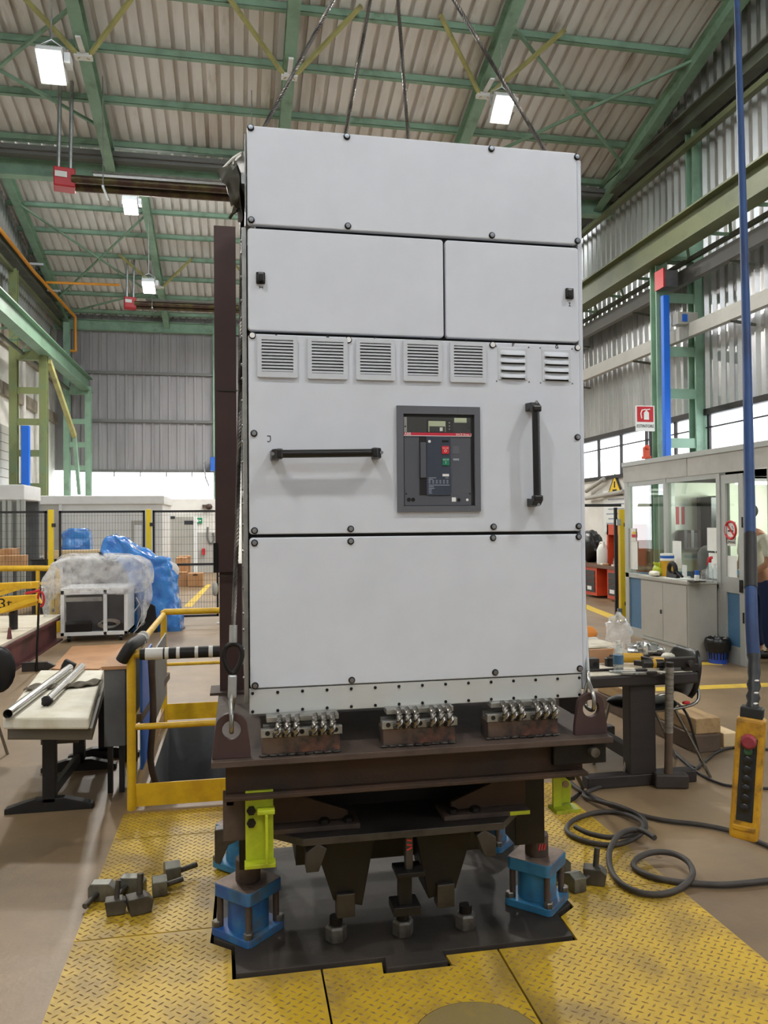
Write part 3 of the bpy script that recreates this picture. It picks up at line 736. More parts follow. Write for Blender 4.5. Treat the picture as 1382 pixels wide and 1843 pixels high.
# two pressed louvre plates
for (x0,x1,y0,y1,nm) in ((896,949,626,684,'F'),(975,1027,629,687,'G')):
    p0 = fx(x0,655).x; p1 = fx(x1,655).x; z1 = fx((x0+x1)/2,y0).z; z0 = fx((x0+x1)/2,y1).z
    b = B(); b.box(p0,p1,F-.0022,F+.001,z0,z1); pl = b.build('louvre_plate', 'vent_grey', cab, bevel=.001); pl['label'] = 'pressed louvre plate marked '+nm
    for k in range(4):
        zc = z1-(z1-z0)*(.19+k*.235); w0 = p0+.008; w1 = p1-.008
        b = B()
        def lf(u, v):
            e = 1-abs(2*u-1)**6; a = v*math.pi*.5
            return (w0+(w1-w0)*u, F-.002-.011*math.sin(a)*e, zc+.013-.02*v*(.8+.2*e))
        b.grid(lf, 12, 5); b.build('louvre', 'vent_grey', pl, smooth=50)
        b = B(); b.prism([(w0+.003,zc-.0105),(w1-.003,zc-.0105),(w1-.008,zc-.004),(w0+.008,zc-.004)], 'y', F-.0072, F-.002); b.build('louvre_slot', 'black_pit', pl)
    for sx in (p0-.006, p1+.006):
        for sz in (z0-.006, z1+.004):
            b = B(); b.lathe([(.0035,0),(.0026,.002)], (sx,F,sz), 8, (0,-1,0)); b.build('rivet', 'screw_steel', pl)
# black tubular handles on angled feet
def handle(a, c, vert, label):
    YH = F-.062
    pa = at(*a, y=YH); pc = at(*c, y=YH); d = (pc-pa).normalized(); h = B(); h.cyl(pa, pc, .0145, 18); hd = h.build('pull_handle', 'black_plastic', cab, smooth=40); hd['label'] = label
    for e, s in ((pa,-1),(pc,1)):
        fo = e + d*s*.024
        k = B(); k.bar(e-d*s*.012, e+d*s*.012, .036, .036, (0,1,0)); k.build('collar', 'black_plastic', hd, bevel=.006)
        k = B(); side = Vector((0,0,1)) if not vert else Vector((1,0,0)); w_ = .018
        q = [e+d*s*.008, e+d*s*.026, fo+d*s*.006+Vector((0,.062,0)), fo-d*s*.026+Vector((0,.062,0))]
        q[0] = q[0]+Vector((0,-.014,0)); q[1] = q[1]+Vector((0,.01,0))
        vs = [p+side*w_ for p in q]+[p-side*w_ for p in q]
        k.add(vs, [(0,1,2,3),(7,6,5,4),(0,4,5,1),(1,5,6,2),(2,6,7,3),(3,7,4,0)]); k.build('foot', 'black_plastic', hd, bevel=.003)
        k = B(); c_ = fo+d*s*.0+Vector((0,.012,0)); k.lathe([(.006,0),(.006,.004)], c_+Vector((0,-.02,0)), 10, (0,-1,0)); k.build('foot_screw', 'screw_steel', hd)
handle((503,817),(674,815), False, 'horizontal black tube handle beside the letter J')
handle((964,736),(967,897), True, 'vertical black tube handle near the right edge')
# circuit breaker set into a grey surround
x0 = fx(714,830).x; x1 = fx(863,830).x; z1 = fx(788,732).z; z0 = fx(788,921).z; W = x1-x0; H = z1-z0
def bx(u): return x0+W*u
def bz(v): return z1-H*v
D0 = F-.012
b = B(); o = [(x0,z0),(x1,z0),(x1,z1),(x0,z1)]; i = [(bx(.075),bz(.945)),(bx(.93),bz(.945)),(bx(.93),bz(.075)),(bx(.075),bz(.075))]
vs = [(x,D0,z) for x,z in o]+[(x,D0,z) for x,z in i]+[(x,F+.002,z) for x,z in o]+[(x,F+.04,z) for x,z in i]
b.add(vs, [(k,(k+1)%4,4+(k+1)%4,4+k) for k in range(4)]+[(k,8+k,8+(k+1)%4,(k+1)%4) for k in range(4)]+[(4+k,4+(k+1)%4,12+(k+1)%4,12+k) for k in range(4)])
brk = b.build('circuit_breaker', 'bezel', cab); brk['label'] = 'circuit breaker front in a dark grey surround'
# recess the opening through the door so the breaker face sits behind it
FY = F-.001
def plate(name, u0, u1, v0, v1, d, mat, bev=0, th=.004): 
    b = B(); b.box(bx(u0), bx(u1), FY-d-th, FY-d, bz(v1), bz(v0)); return b.build(name, mat, brk, bevel=bev)
plate('dark_recess', .076, .929, .076, .944, 0, 'breaker_deep', th=.0012)
plate('lower_face', .085, .885, .265, .94, .0012, 'breaker_face')
plate('display_bay', .085, .885, .105, .25, .0012, 'unit_dark', th=.002)
plate('trip_unit', .36, .67, .13, .25, .003, 'breaker_deep')
plate('trip_screen', .375, .58, .14, .245, .007, 'screen_green', th=.0006)
plate('screen_dark_part', .385, .575, .19, .245, .0077, 'unit_dark', th=.0004)  # darker lower part of the trip screen
plate('screen_reading', .51, .545, .2, .235, .0081, 'print_white', th=.0004)
plate('display_side', .69, .84, .105, .15, .0034, 'screen_green', th=.0006)
plate('display_side', .085, .12, .105, .25, .0034, 'galv', th=.0006)
for k in range(3): plate('trip_key', .62, .635, .15+k*.03, .16+k*.03, .007, 'print_grey', th=.001)
plate('window_glass', .085, .885, .105, .25, .0086, 'glass_clear', th=.0005)
plate('red_stripe', .08, .89, .252, .282, .0054, 'red_stripe', th=.003)
plate('stripe_edge', .08, .89, .279, .284, .0056, 'print_white', th=.0032)
text('maker_lettering', 'ABB', H*.036, (bx(.125),FY-.0088,bz(.265)), XR, ZU, 'print_white', brk, .0003)
text('model_lettering', 'SACE Emax 2', H*.028, (bx(.80),FY-.0088,bz(.266)), XR, ZU, 'print_white', brk, .0003)
plate('lever_slot', .265, .345, .286, .84, .0054, 'breaker_deep', th=.002)
lv = plate('charging_lever', .272, .34, .345, .68, .0074, 'breaker_face', .001, .006)
plate('mechanism_cover', .345, .64, .29, .845, .0054, 'breaker_blue', .001, .004)
b = B(); b.lathe([(.0052,0),(.0052,.002)], (bx(.383),FY-.0092,bz(.335)), 12, (0,-1,0)); b.build('spring_dot', 'print_white', brk)
plate('state_window', .535, .615, .322, .342, .0094, 'black_pit', th=.0006)
plate('stop_button', .53, .617, .378, .452, .0094, 'btn_red', .0008, .003)
plate('start_button', .535, .617, .492, .562, .0094, 'btn_green', .0008, .003)
text('button_lettering', 'PUSH OFF', H*.014, (bx(.573),FY-.0127,bz(.398)), XR, ZU, 'print_white', brk, .0002)
text('button_lettering', 'O', H*.034, (bx(.573),FY-.0127,bz(.425)), XR, ZU, 'print_white', brk, .0002)
text('button_lettering', 'PUSH ON', H*.014, (bx(.576),FY-.0127,bz(.508)), XR, ZU, 'print_white', brk, .0002)
text('button_lettering', 'I', H*.034, (bx(.576),FY-.0127,bz(.535)), XR, ZU, 'print_white', brk, .0002)
plate('spec_plate', .537, .615, .642, .665, .0094, 'print_white', th=.0004)
plate('keylock_blank', .665, .745, .375, .45, .0054, 'bezel', .0006, .001)
plate('counter_window', .67, .742, .494, .512, .0054, 'print_grey', th=.0008)
for (u0,u1,v) in ((.37,.46,.676),(.57,.61,.676),(.37,.42,.69),(.37,.62,.745),(.37,.43,.76),(.37,.44,.775),(.37,.41,.79),(.37,.40,.805),(.37,.41,.82)):
    plate('spec_line', u0, u1, v, v+.006, .0094, 'print_grey', th=.0002)
for r_ in range(3):
    for c_ in range(6): plate('spec_line', .37+c_*.043, .392+c_*.043, .70+r_*.013, .706+r_*.013, .0094, 'print_grey', th=.0002)
for u in (.135,.185):
    b = B(); b.lathe([(.0075,0),(.0075,.001)], (bx(u),FY-.0052,bz(.885)), 14, (0,-1,0)); b.build('socket', 'black_pit', brk)
for u, v in ((.105,.83),(.87,.83),(.1,.195),(.868,.2)):
    b = B(); b.lathe([(.003,0),(.003,.0012)], (bx(u),FY-.0054,bz(v)), 8, (0,-1,0)); b.build('corner_hole', 'black_pit', brk)
plate('small_label', .65, .70, .865, .905, .0054, 'print_white', th=.0003)
b = B(); b.lathe([(.006,0),(.005,.004)], (bx(.735),FY-.0054,bz(.887)), 12, (0,-1,0)); b.build('rotary_knob', 'black_plastic', brk)
b = B(); b.lathe([(.005,0),(.005,.001)], (bx(.838),FY-.0054,bz(.888)), 12, (0,-1,0)); b.build('seal_dot', 'print_white', brk)
plate('joint_line', .727, .729, .0, .06, .0112, 'breaker_deep', th=.0003)

# wire rope isolators between platform and cabinet
PZ = .845
def isolator(x0, x1, ycen, label):
    t = thing('wire_rope_isolator', label, 'vibration isolator', ((x0+x1)/2, ycen, PZ), 'wire rope isolators under the cabinet')
    b = B(); b.box(x0+.004, x1-.008, ycen-.04, ycen+.05, PZ, PZ+.066); blk = b.build('mounting_block', 'heat_tint', t, bevel=.003)
    b = B()
    for k in range(9):
        xx = x0+.01+(x1-x0-.03)*k/8; b.sph((xx,ycen-.041,PZ+.004), .018, .008, .006, 8, 5)
    b.build('weld_bead', 'steel_edge', t, smooth=60)
    b = B(); b.box(x0, x1, ycen-.046, ycen-.022, PZ+.066, PZ+.094); b.build('lower_bar', 'bar_alu', t, bevel=.0015)
    b = B(); b.box(x0+.01, x1-.02, ycen+.03, ycen+.05, PZ+.066, PZ+.09); b.build('lower_bar', 'bar_alu', t, bevel=.0015)
    b = B(); b.box(x0+.02, x1-.01, ycen-.03, ycen+.03, ZB-.014, ZB+.004); b.build('upper_bar', 'bar_alu', t, bevel=.0015)
    w = x1-x0
    for u in (.08, .50, .92):
        b = B(); b.lathe([(.0085,0),(.0085,.001)], (x0+w*u,ycen-.046,PZ+.081), 12, (0,-1,0)); b.build('bolt_hole', 'black_pit', t)
    for grp in (.16,.27,.38,.60,.71,.82):
        xx = x0+w*grp; pts = []
        zc = (PZ+.08+ZB-.008)/2; rz = (ZB-.008-PZ-.08)/2+.006
        for k in range(21):
            a = R(-205+k*11.5)
            pts.append((xx+.022*(k/20), ycen-.012+.058*math.sin(a)-.018, zc-rz*math.cos(a)*-1))
        b = B(); rope(b, pts, .0125, 4, .045, 5, 5); b.build('rope_loop', 'wire_steel', t, smooth=60)
isolator(at(470,1365,z=PZ).x, at(618,1358,z=PZ).x, 2.765, 'left wire rope isolator under the cabinet on a heat tinted block')
isolator(at(690,1350,z=PZ).x, at(823,1340,z=PZ).x+.005, 2.785, 'middle wire rope isolator under the cabinet')
isolator(at(880,1335,z=PZ).x, at(1010,1325,z=PZ).x, 2.80, 'right wire rope isolator under the cabinet, near the right lug')

# ================================================================ SHAKE TABLE
st = thing('shake_table', 'rusty steel shake table carrying the cabinet on four blue jacks', 'shake table', (.65, 3.4, 0))
HB = [(x*.985+.01 if x < .6 else x*.985+.01, y) for x, y in HOLE]
def inset(poly, d):
    n = len(poly); out = []
    for i in range(n):
        p0, p1, p2 = Vector(poly[i-1]), Vector(poly[i]), Vector(poly[(i+1)%n])
        a = (p1-p0).normalized(); c = (p2-p1).normalized(); n1 = Vector((-a.y,a.x)); n2 = Vector((-c.y,c.x))
        bi = (n1+n2); bi = bi/max(.3, bi.length_squared)*2 if bi.length > .1 else n1
        out.append(tuple(p1+bi*d))
    return out
HB = inset(HOLE, .014)
b = B(); b.prism(HB, 'z', -.045, .012); b.build('base_plate', 'base_dark', st, bevel=.002)
b = B(); b.box(-.091, 1.372, 2.70, 4.12, PZ-.023, PZ); plat = b.build('platform', 'rust', st, bevel=.003)
# channel frame below the platform
b = B(); b.box(-.045,1.28,2.77,2.785,.71,PZ-.023); b.box(-.045,1.28,2.72,2.785,.70,.714); b.build('front_channel', 'rust_shaded', st, bevel=.002)
for x in (-.03, 1.25):
    b = B(); b.box(x-.012,x+.012,2.8,4.05,.66,PZ-.023); b.build('side_beam', 'dark_steel', st)
b = B(); b.box(1.15,1.36,2.735,2.765,.74,PZ-.024); b.build('pivot_plate', 'dark_steel', st, bevel=.004)
b = B(); b.cyl((1.30,2.70,.79),(1.30,2.78,.79), .018, 14); b.build('pivot_pin', 'nut_steel', st, smooth=40)
# outer leg plates and legs
b = B(); b.box(-.055,.03,2.80,2.815,.535,.71); b.build('leg_plate', 'rust', st, bevel=.002)
for x0_, x1_ in ((.0,.13),(1.13,1.26)):
    for y0_ in (3.1, 3.72):
        b = B(); b.box(x0_,x1_,y0_,y0_+.13,.30,PZ-.023); b.build('leg', 'dark_steel', st, bevel=.004)
# octagonal mid plate, gussets, bolts
mid = [(.075,2.93),(.225,2.80),(.975,2.80),(1.08,2.93),(1.08,3.75),(.95,3.95),(.225,3.95),(.075,3.75)]
b = B(); b.prism(mid, 'z', .495, .522); b.build('middle_plate', 'steel_edge', st, bevel=.002)
for s, X in ((1,.10),(-1,1.10)):
    b = B(); b.prism([(X,.69),(X,.545),(X+s*.30,.545),(X+s*.30,.575)], 'y', 2.90, 2.915); b.build('gusset', 'rust_shaded', st, bevel=.002)
    b = B(); b.box(min(X,X+s*.34),max(X,X+s*.34),2.855,2.99,.522,.54); b.build('gusset_foot', 'rust', st, bevel=.002)
    for dx in (.21,.30):
        b = B(); b.lathe([(.021,0),(.021,.014),(.016,.018)], (X+s*dx,2.885,.54), 6); b.build('bolt', 'dark_steel', st)
    for dx in (.05,):
        b = B(); b.bar((X-s*.02,2.905,.70),(X+s*.05,2.905,.70), .1, .05); b.build('gusset_head', 'dark_steel', st)
# dark shaker core with ribs and skirts
b = B(); b.box(.22,1.0,3.10,3.9,.30,PZ-.023); b.build('shaker_core', 'dark_steel', st)
for X, s in ((.26,1),(.92,-1)):
    b = B(); b.prism([(X,.495),(X+s*.09,.22),(X+s*.2,.19),(X+s*.26,.495)], 'y', 2.95, 3.12); b.build('skirt', 'dark_steel', st, bevel=.004)
    b = B(); b.prism([(X-s*.025,.47),(X-s*.025,.40),(X+s*.02,.40),(X+s*.05,.48),(X+s*.02,.50)], 'y', 2.80, 2.86); b.build('edge_lug', 'steel_edge', st, bevel=.003)
    b = B(); b.box(min(X+s*.1,X+s*.17),max(X+s*.1,X+s*.17),2.93,2.99,.16,.25); b.build('skirt_foot', 'steel_edge', st, bevel=.004)
b = B(); b.box(.604,.632,2.825,2.86,.365,.495); wb_ = b.build('rib_web', 'steel_edge', st, bevel=.004)
b = B(); b.box(.565,.67,2.80,2.90,.348,.366); b.box(.585,.635,2.86,2.90,.22,.35); b.box(.56,.665,2.84,2.94,.19,.222); b.build('rib_flange', 'dark_steel', st, bevel=.003)
for dz in (.0,.02,.037):
    b = B(); b.bar((.609,2.824,.44+dz),(.627,2.824,.448+dz-.012*(dz>.01)), .001, .006, (0,0,1)); b.build('chalk_mark', 'red_chalk', wb_)
b = B(); b.box(1.262-.02,1.262+.02,3.196,3.198,.26,.28)
for px, py in ((605,1690),(725,1680),(838,1668)):
    p = at(px,py,z=.012); y_ = max(p.y, 2.95)
    b = B(); b.lathe([(.043,0),(.043,.05),(.036,.06)], (p.x,y_,.012), 6); b.build('floor_nut', 'nut_steel', st, bevel=.003)
    b = B(); b.lathe([(.026,.05),(.026,.09)], (p.x,y_,.012), 14); b.build('floor_stud', 'dark_steel', st, smooth=40)
# blue jacks
def jack(cx, cy, mat, rot=R(45), chalk=False):
    q = Matrix.Rotation(rot, 3, 'Z'); s = .098
    b = B(); o = [q @ Vector((x,y,0)) for x,y in rrect(-s,s,-s,s,.02)]; b.prism([(cx+v.x,cy+v.y) for v in o], 'z', .165, .215); j = b.build('jack', mat, st, bevel=.003)
    b = B(); b.prism([(cx+v.x*.97,cy+v.y*.97) for v in o], 'z', .2145, .2165); b.build('flange_top', 'jack_top', j)
    b = B(); b.prism([(cx+v.x*1.1,cy+v.y*1.1) for v in o], 'z', .0125, .043); b.build('base_flange', mat, j, bevel=.003)
    b = B(); b.cyl((cx,cy,.04),(cx,cy,.168), .082, 28); b.build('cylinder', mat, j, smooth=40)
    for a in range(4):
        v = q @ Vector((.078*(1 if a in(0,3) else -1), .078*(1 if a < 2 else -1), 0))
        b = B(); b.cyl((cx+v.x,cy+v.y,.04),(cx+v.x,cy+v.y,.17), .013, 10); b.build('tie_rod', 'rust', j, smooth=40)
        v = v*1.12; b = B(); b.lathe([(.02,0),(.02,.02),(.016,.023)], (cx+v.x,cy+v.y,.043), 6); b.build('bolt', 'nut_steel', j)
    b = B(); b.cyl((cx,cy,.216),(cx,cy,.305), .05, 24); rd = b.build('ram', 'rust', j, smooth=40, bevel=.004)
    if chalk:
        for k in range(3):
            b = B(); b.bar((cx-.01+k*.012,cy-.0505,.25),(cx-.004+k*.012,cy-.0505,.275), .002, .006, (1,0,0)); b.build('chalk_mark', 'red_chalk', j)
jack(.035, 3.205, 'jack_blue_shaded'); jack(1.262, 3.20, 'jack_blue', chalk=True); jack(.02, 3.83, 'jack_blue', R(45)); jack(1.262, 3.83, 'jack_blue')
b = B(); b.prism([(3.3+.0,.47),(3.3,.34),(3.32,.33),(3.36,.40),(3.48,.46),(3.48,.48)], 'x', -.09, -.06); 
b = B(); b.prism([(-.09,.50),(-.09,.38),(-.07,.37),(-.04,.44),(.03,.47),(.03,.51)], 'y', 3.0, 3.05); b.build('side_hook', 'steel_edge', st, bevel=.004)
# fluorescent yellow lashing brackets
def lash(X0, X1, s, Yf, za, zb):
    b = B(); b.box(min(X0,X1),max(X0,X1),Yf,Yf+.012,za,zb); lb = b.build('lashing_bracket', 'fluo', st, bevel=.002)
    b = B(); b.box(min(X0,X1)-.004,max(X0,X1)+.006,Yf-.04,Yf+.01,za-.008,za+.006); b.build('foot_flange', 'fluo', lb, bevel=.002)
    return lb
lb = lash(.022,.118,1,2.755,.475,.72); lb['label'] = 'fluorescent yellow bracket at the left corner'
b = B(); b.box(.062,.122,2.715,2.757,.648,.664); b.box(.088,.098,2.70,2.757,.484,.65); b.build('rib', 'fluo', lb, bevel=.003)
for z in (.655,.612):
    b = B(); b.lathe([(.016,0),(.016,.012)], (.042,2.755,z), 6, (0,-1,0)); b.build('bolt', 'dark_steel', lb)
lb = lash(1.186,1.22,1,2.83,.545,.70); lb['label'] = 'fluorescent yellow bracket at the right corner'
b = B(); b.prism([(1.22,.70),(1.22,.55),(1.27,.55),(1.275,.62),(1.25,.68)], 'y', 2.86, 2.872); b.build('rib', 'fluo', lb, bevel=.003)
b = B(); b.lathe([(.014,0),(.014,.002)], (1.25,2.86,.625), 14, (0,-1,0)); b.build('rib_hole', 'concrete', lb)
b = B(); b.box(1.18,1.285,2.80,2.87,.535,.548); b.build('foot_flange', 'fluo', lb, bevel=.002)
b = B(); b.box(1.02,1.10,2.853,2.865,.524,.538); b.build('paint_patch', 'fluo', st)

# lifting lugs with a real eye
def lug(x0, x1, y, label, h=.16):
    xc = (x0+x1)/2; w = (x1-x0)/2; n = 32; zc = PZ+h-.062; r = .032
    outer = []
    for k in range(n):
        a = 2*math.pi*k/n; dx, dz = math.cos(a), math.sin(a)
        # radial distance to the lug outline: round head, tapered sides, flat foot
        best = 1e9
        if dz < -1e-6: best = min(best, (PZ-zc)/dz)
        for s in (-1,1):
            A = Vector((s*w, PZ)); Bv = Vector((s*.052, zc+.02)); e = Bv-A; den = dx*e.y-dz*e.x
            if abs(den) > 1e-9:
                t_ = ((A.x)*e.y-(A.y-zc)*e.x)/den
                if t_ > 0: best = min(best, t_)
        best = min(best, .09 if dz < 0 else .058) if dz > -.2 else best
        outer.append((xc+dx*best, zc+dz*best))
    inner = [(xc+r*math.cos(2*math.pi*k/n), zc+r*math.sin(2*math.pi*k/n)) for k in range(n)]
    vs = [(x,y,z) for x,z in outer]+[(x,y,z) for x,z in inner]+[(x,y+.02,z) for x,z in outer]+[(x,y+.02,z) for x,z in inner]
    b = B(); b.add(vs, [(k,(k+1)%n,n+(k+1)%n,n+k) for k in range(n)]+[(2*n+(k+1)%n,2*n+k,3*n+k,3*n+(k+1)%n) for k in range(n)]
        +[(k,2*n+k,2*n+(k+1)%n,(k+1)%n) for k in range(n)]+[(n+k,n+(k+1)%n,3*n+(k+1)%n,3*n+k) for k in range(n)])
    o = b.build('lifting_lug', 'brown_column', st, bevel=.002); o['label'] = label; return Vector((xc, y+.01, zc))
EL = lug(-.092,.045,2.725,'left lifting lug with round eye'); ER = lug(1.235,1.375,2.745,'right lifting lug with round eye')

# brown steel column standing on the platform behind the cabinet
sc_ = thing('steel_column', 'dark brown steel column standing on the platform left of the cabinet', 'steel column', (-.03, 3.8, PZ))
b = B(); b.box(-.102,.0,3.765,3.78,1.42,3.07); b.box(-.102,-.09,3.78,3.88,1.42,3.065); b.build('upper_plate', 'brown_column', sc_, bevel=.002)
b = B(); b.box(-.085,.03,3.78,3.80,PZ,1.46); b.box(-.085,-.073,3.80,3.9,PZ,1.44); b.build('lower_plate', 'brown_column', sc_, bevel=.002)
b = B(); b.box(-.112,-.09,3.76,3.79,1.42,1.56); b.build('clamp_strip', 'dark_steel', sc_)
for z in (1.40, 2.28):
    b = B(); b.box(-.088,.03,3.760,3.766,z,z+.005); b.build('weld_seam', 'steel_edge', sc_)
b = B(); b.box(-.13,.06,3.74,3.92,PZ,PZ+.012); b.build('foot_plate', 'rust', sc_)

# wire rope slings to the hook above
HK = at(702,-190,y=3.3)
def sling(pts, label, shackle=None):
    t = thing('wire_rope_sling', label, 'wire rope', pts[0], 'wire rope slings')
    b = B(); rope(b, pts, .009, 5, .075, 6, 4); b.build('rope', 'rope_steel', t, smooth=60)
    return t
def hardware(t, eye, p, slim=False):
    d = (p-eye).normalized(); s = Vector((1,0,0)); n = 40
    b = B(); c1 = eye+d*.02
    b.tube(smooth_path([c1+Vector((0,0,-.02))+Vector((0,-.03,0)), c1+Vector((0,-.034,.03)), c1+d*.08+Vector((-.004,-.012,0)), c1+d*.12, c1+d*.08+Vector((.004,.012,0)), c1+Vector((0,.034,.03)), c1+Vector((0,.03,-.02))], 4, True), .008, 8, True); b.build('link', 'chrome', t, smooth=60)
    if slim:
        b = B(); b.cyl(c1+d*.1, p, .008, 10); b.build('shank', 'galv', t, smooth=40); return p
    b = B(); c2 = c1+d*.12; b.bar(c2-d*.035, c2+d*.045, .03, .026, (0,1,0)); b.build('link_coupling', 'galv', t, bevel=.006)
    b = B(); c3 = c2+d*.10
    ring = [c3+s*.030*math.sin(a)*(1-.35*math.cos(a))+d*(-.05*math.cos(a)) for a in [2*math.pi*k/18 for k in range(18)]]
    b.tube(ring, .009, 8, True); b.build('thimble', 'dark_steel', t, smooth=60)
    b = B(); c4 = c3+d*.055; b.cyl(c4, c4+d*.06, .014, 14); b.build('ferrule', 'galv', t, smooth=40)
    return c4+d*.055
bend = at(437,300,y=3.32)
L0 = at(419,1180,y=2.76); t0 = EL+(L0-EL).normalized()*.35
path = smooth_path([t0, at(428,900,y=2.9), at(433,600,y=3.05), at(436,390,y=3.2), bend, bend.lerp(HK,.08)], 4)+[HK]
path = [p for p in path]
t = sling(path, 'left front wire rope sling running up beside the cabinet under the tarpaulin'); hardware(t, EL, t0)
rb = Vector((1.345, 3.05, 3.09))
t = sling([Vector((1.345,2.88,1.3)), Vector((1.345,2.95,2.0)), rb, HK], 'right front wire rope sling rising from behind the cabinet toward the hook'); hardware(t, ER, Vector((1.345,2.88,1.3)), True)
def via(px, py, y): return at(px, py, y=y)
for a, c, lb_ in ((via(622,240,3.72), (.2,3.95,1.0), 'rear left wire rope sling above the cabinet, second rope from the left'), (via(735,255,3.72), (1.1,3.95,1.0), 'rear right wire rope sling above the cabinet, third rope from the left')):
    d = (a-HK); e = HK+d*((3.96-HK.y)/d.y)
    sling([Vector((e.x*.6+.26,4.02,PZ)), Vector((e.x,4.0,e.z-.1)), e, HK], lb_)
t = thing('crane_hook', 'steel ring and hook gathering the slings above the picture', 'crane hook', HK)
b = B(); b.tube([HK+Vector((.09*math.sin(a),0,.06+.1*math.cos(a))) for a in [2*math.pi*k/20 for k in range(20)]], .015, 8, True); b.build('ring', 'dark_steel', t, smooth=60)
b = B(); b.cyl(HK+Vector((0,0,.15)), HK+Vector((0,0,3.0)), .02, 8); b.build('hoist_rope', 'rope_steel', t)

# tarpaulin protecting the rope at the top left corner
tp = thing('tarpaulin', 'crumpled olive tarpaulin pad under the left sling at the cabinet corner', 'tarpaulin', at(425,390,y=3.2))
def tq(px, py, y): return at(px, py, y=y)
rows = [[tq(438,272,3.5), tq(420,287,3.15), tq(394,311,3.02), tq(398,318,3.2)],
        [tq(441,290,3.35), tq(424,303,2.95), tq(402,327,3.0), tq(412,330,3.2)],
        [tq(442,320,3.2), tq(431,325,2.92), tq(410,346,3.0), tq(420,348,3.2)],
        [tq(441,350,3.15), tq(434,352,2.92), tq(417,365,3.0), tq(426,362,3.2)],
        [tq(438,378,3.15), tq(435,378,3.0), tq(427,376,3.08), tq(430,374,3.2)],
        [tq(436,400,3.15), tq(433,398,3.05), tq(430,392,3.1), tq(432,392,3.2)]]
def tf(u, v):
    i = min(int(u*3), 2); j = min(int(v*5), 4); a = u*3-i; c = v*5-j
    p = rows[j][i].lerp(rows[j][i+1], a).lerp(rows[j+1][i].lerp(rows[j+1][i+1], a), c)
    return p+Vector((math.sin(u*17+v*9)*.006, math.sin(v*23+u*7)*.012, math.sin(u*11-v*13)*.005))
b = B(); b.grid(tf, 18, 24); b.build('sheet', 'tarp', tp, smooth=70, solid=.004)
b = B(); b.add([tq(417,357,3.05), tq(427,379,3.04), tq(416,386,3.04), tq(415,370,3.04), tq(421,370,3.0)], [(0,4,3),(4,1,2),(4,2,3)]); b.build('loose_corner', 'tarp_edge', tp, solid=.003)
b = B(); b.tube([tq(395,310,3.09), tq(410,294,3.12), tq(420,284,3.2), tq(434,275,3.48)], .005, 6); b.build('hem', 'tarp_edge', tp)
b = B(); b.tube([tq(419,297,3.03), tq(426,285,3.1), tq(433,279,3.3)], .004, 6); b.build('hem', 'tarp_edge', tp)
b = B(); b.tube([tq(427,379,3.0), tq(418,385,3.03), tq(413,393,3.04)], .006, 6); b.build('hem', 'tarp', tp)

# ================================================================ FOREGROUND FLOOR ITEMS
def clamp_block(px, py, rz, kind, label, sc=1.0):
    p = at(px, py, z=.003); t = thing('clamp_block', label, 'clamp block', p, 'clamp blocks lying on the yellow plates')
    m_ = Matrix.Translation(p) @ Matrix.Rotation(rz, 4, 'Z') @ Matrix.Scale(sc, 4)
    b = B(); b.m = m_
    if kind == 0:   # stepped wedge lying on its side, stud towards the front
        b.prism([(-.06,0),(.06,0),(.06,.05),(.03,.075),(-.05,.075),(-.06,.06)], 'y', -.025, .03); b.build('block', 'clamp_steel', t, bevel=.003)
        b = B(); b.m = m_; b.cyl((-.02,-.02,.032),(-.045,-.105,.02), .0125, 12)
    elif kind == 1: # upright block with vertical stud
        b.prism([(-.04,0),(.045,0),(.055,.05),(.03,.07),(-.05,.07)], 'y', -.035, .035); b.build('block', 'clamp_dark', t, bevel=.003)
        b = B(); b.m = m_; b.cyl((.005,.01,.068),(.012,.02,.15), .0135, 12)
    else:           # wedge with stud sticking out sideways
        b.prism([(-.045,0),(.045,0),(.045,.07),(0,.085),(-.045,.07)], 'x', -.035, .035); b.build('block', 'clamp_steel', t, bevel=.003)
        b = B(); b.m = m_; b.cyl((.03,0,.035),(.115,.02,.042), .0125, 12)
    b.build('stud', 'clamp_dark', t, smooth=40)
clamp_block(186,1618,-.15,0,'leftmost clamp block lying on its side, stud pointing forward')
clamp_block(208,1642,.1,1,'clamp block standing in front with short upright stud', .85)
clamp_block(250,1640,.35,1,'larger clamp block with thick upright stud, rightmost of the front pair')
clamp_block(238,1605,-.2,0,'clamp block in the middle of the left heap behind the upright stud', .95)
clamp_block(287,1607,.15,2,'clamp block with stud pointing right, behind the heap', .9)
clamp_block(310,1583,.2,2,'farthest clamp block of the left heap, stud to the right', 1.0)
clamp_block(1005,1572,.3,0,'clamp block beside the right blue jack, partly hidden behind it', .95)
clamp_block(1070,1588,-.5,1,'clamp block with upright stud by the coiled cable', 1.0)
clamp_block(1035,1600,.2,2,'clamp block in front of the right heap with pale top', .9)

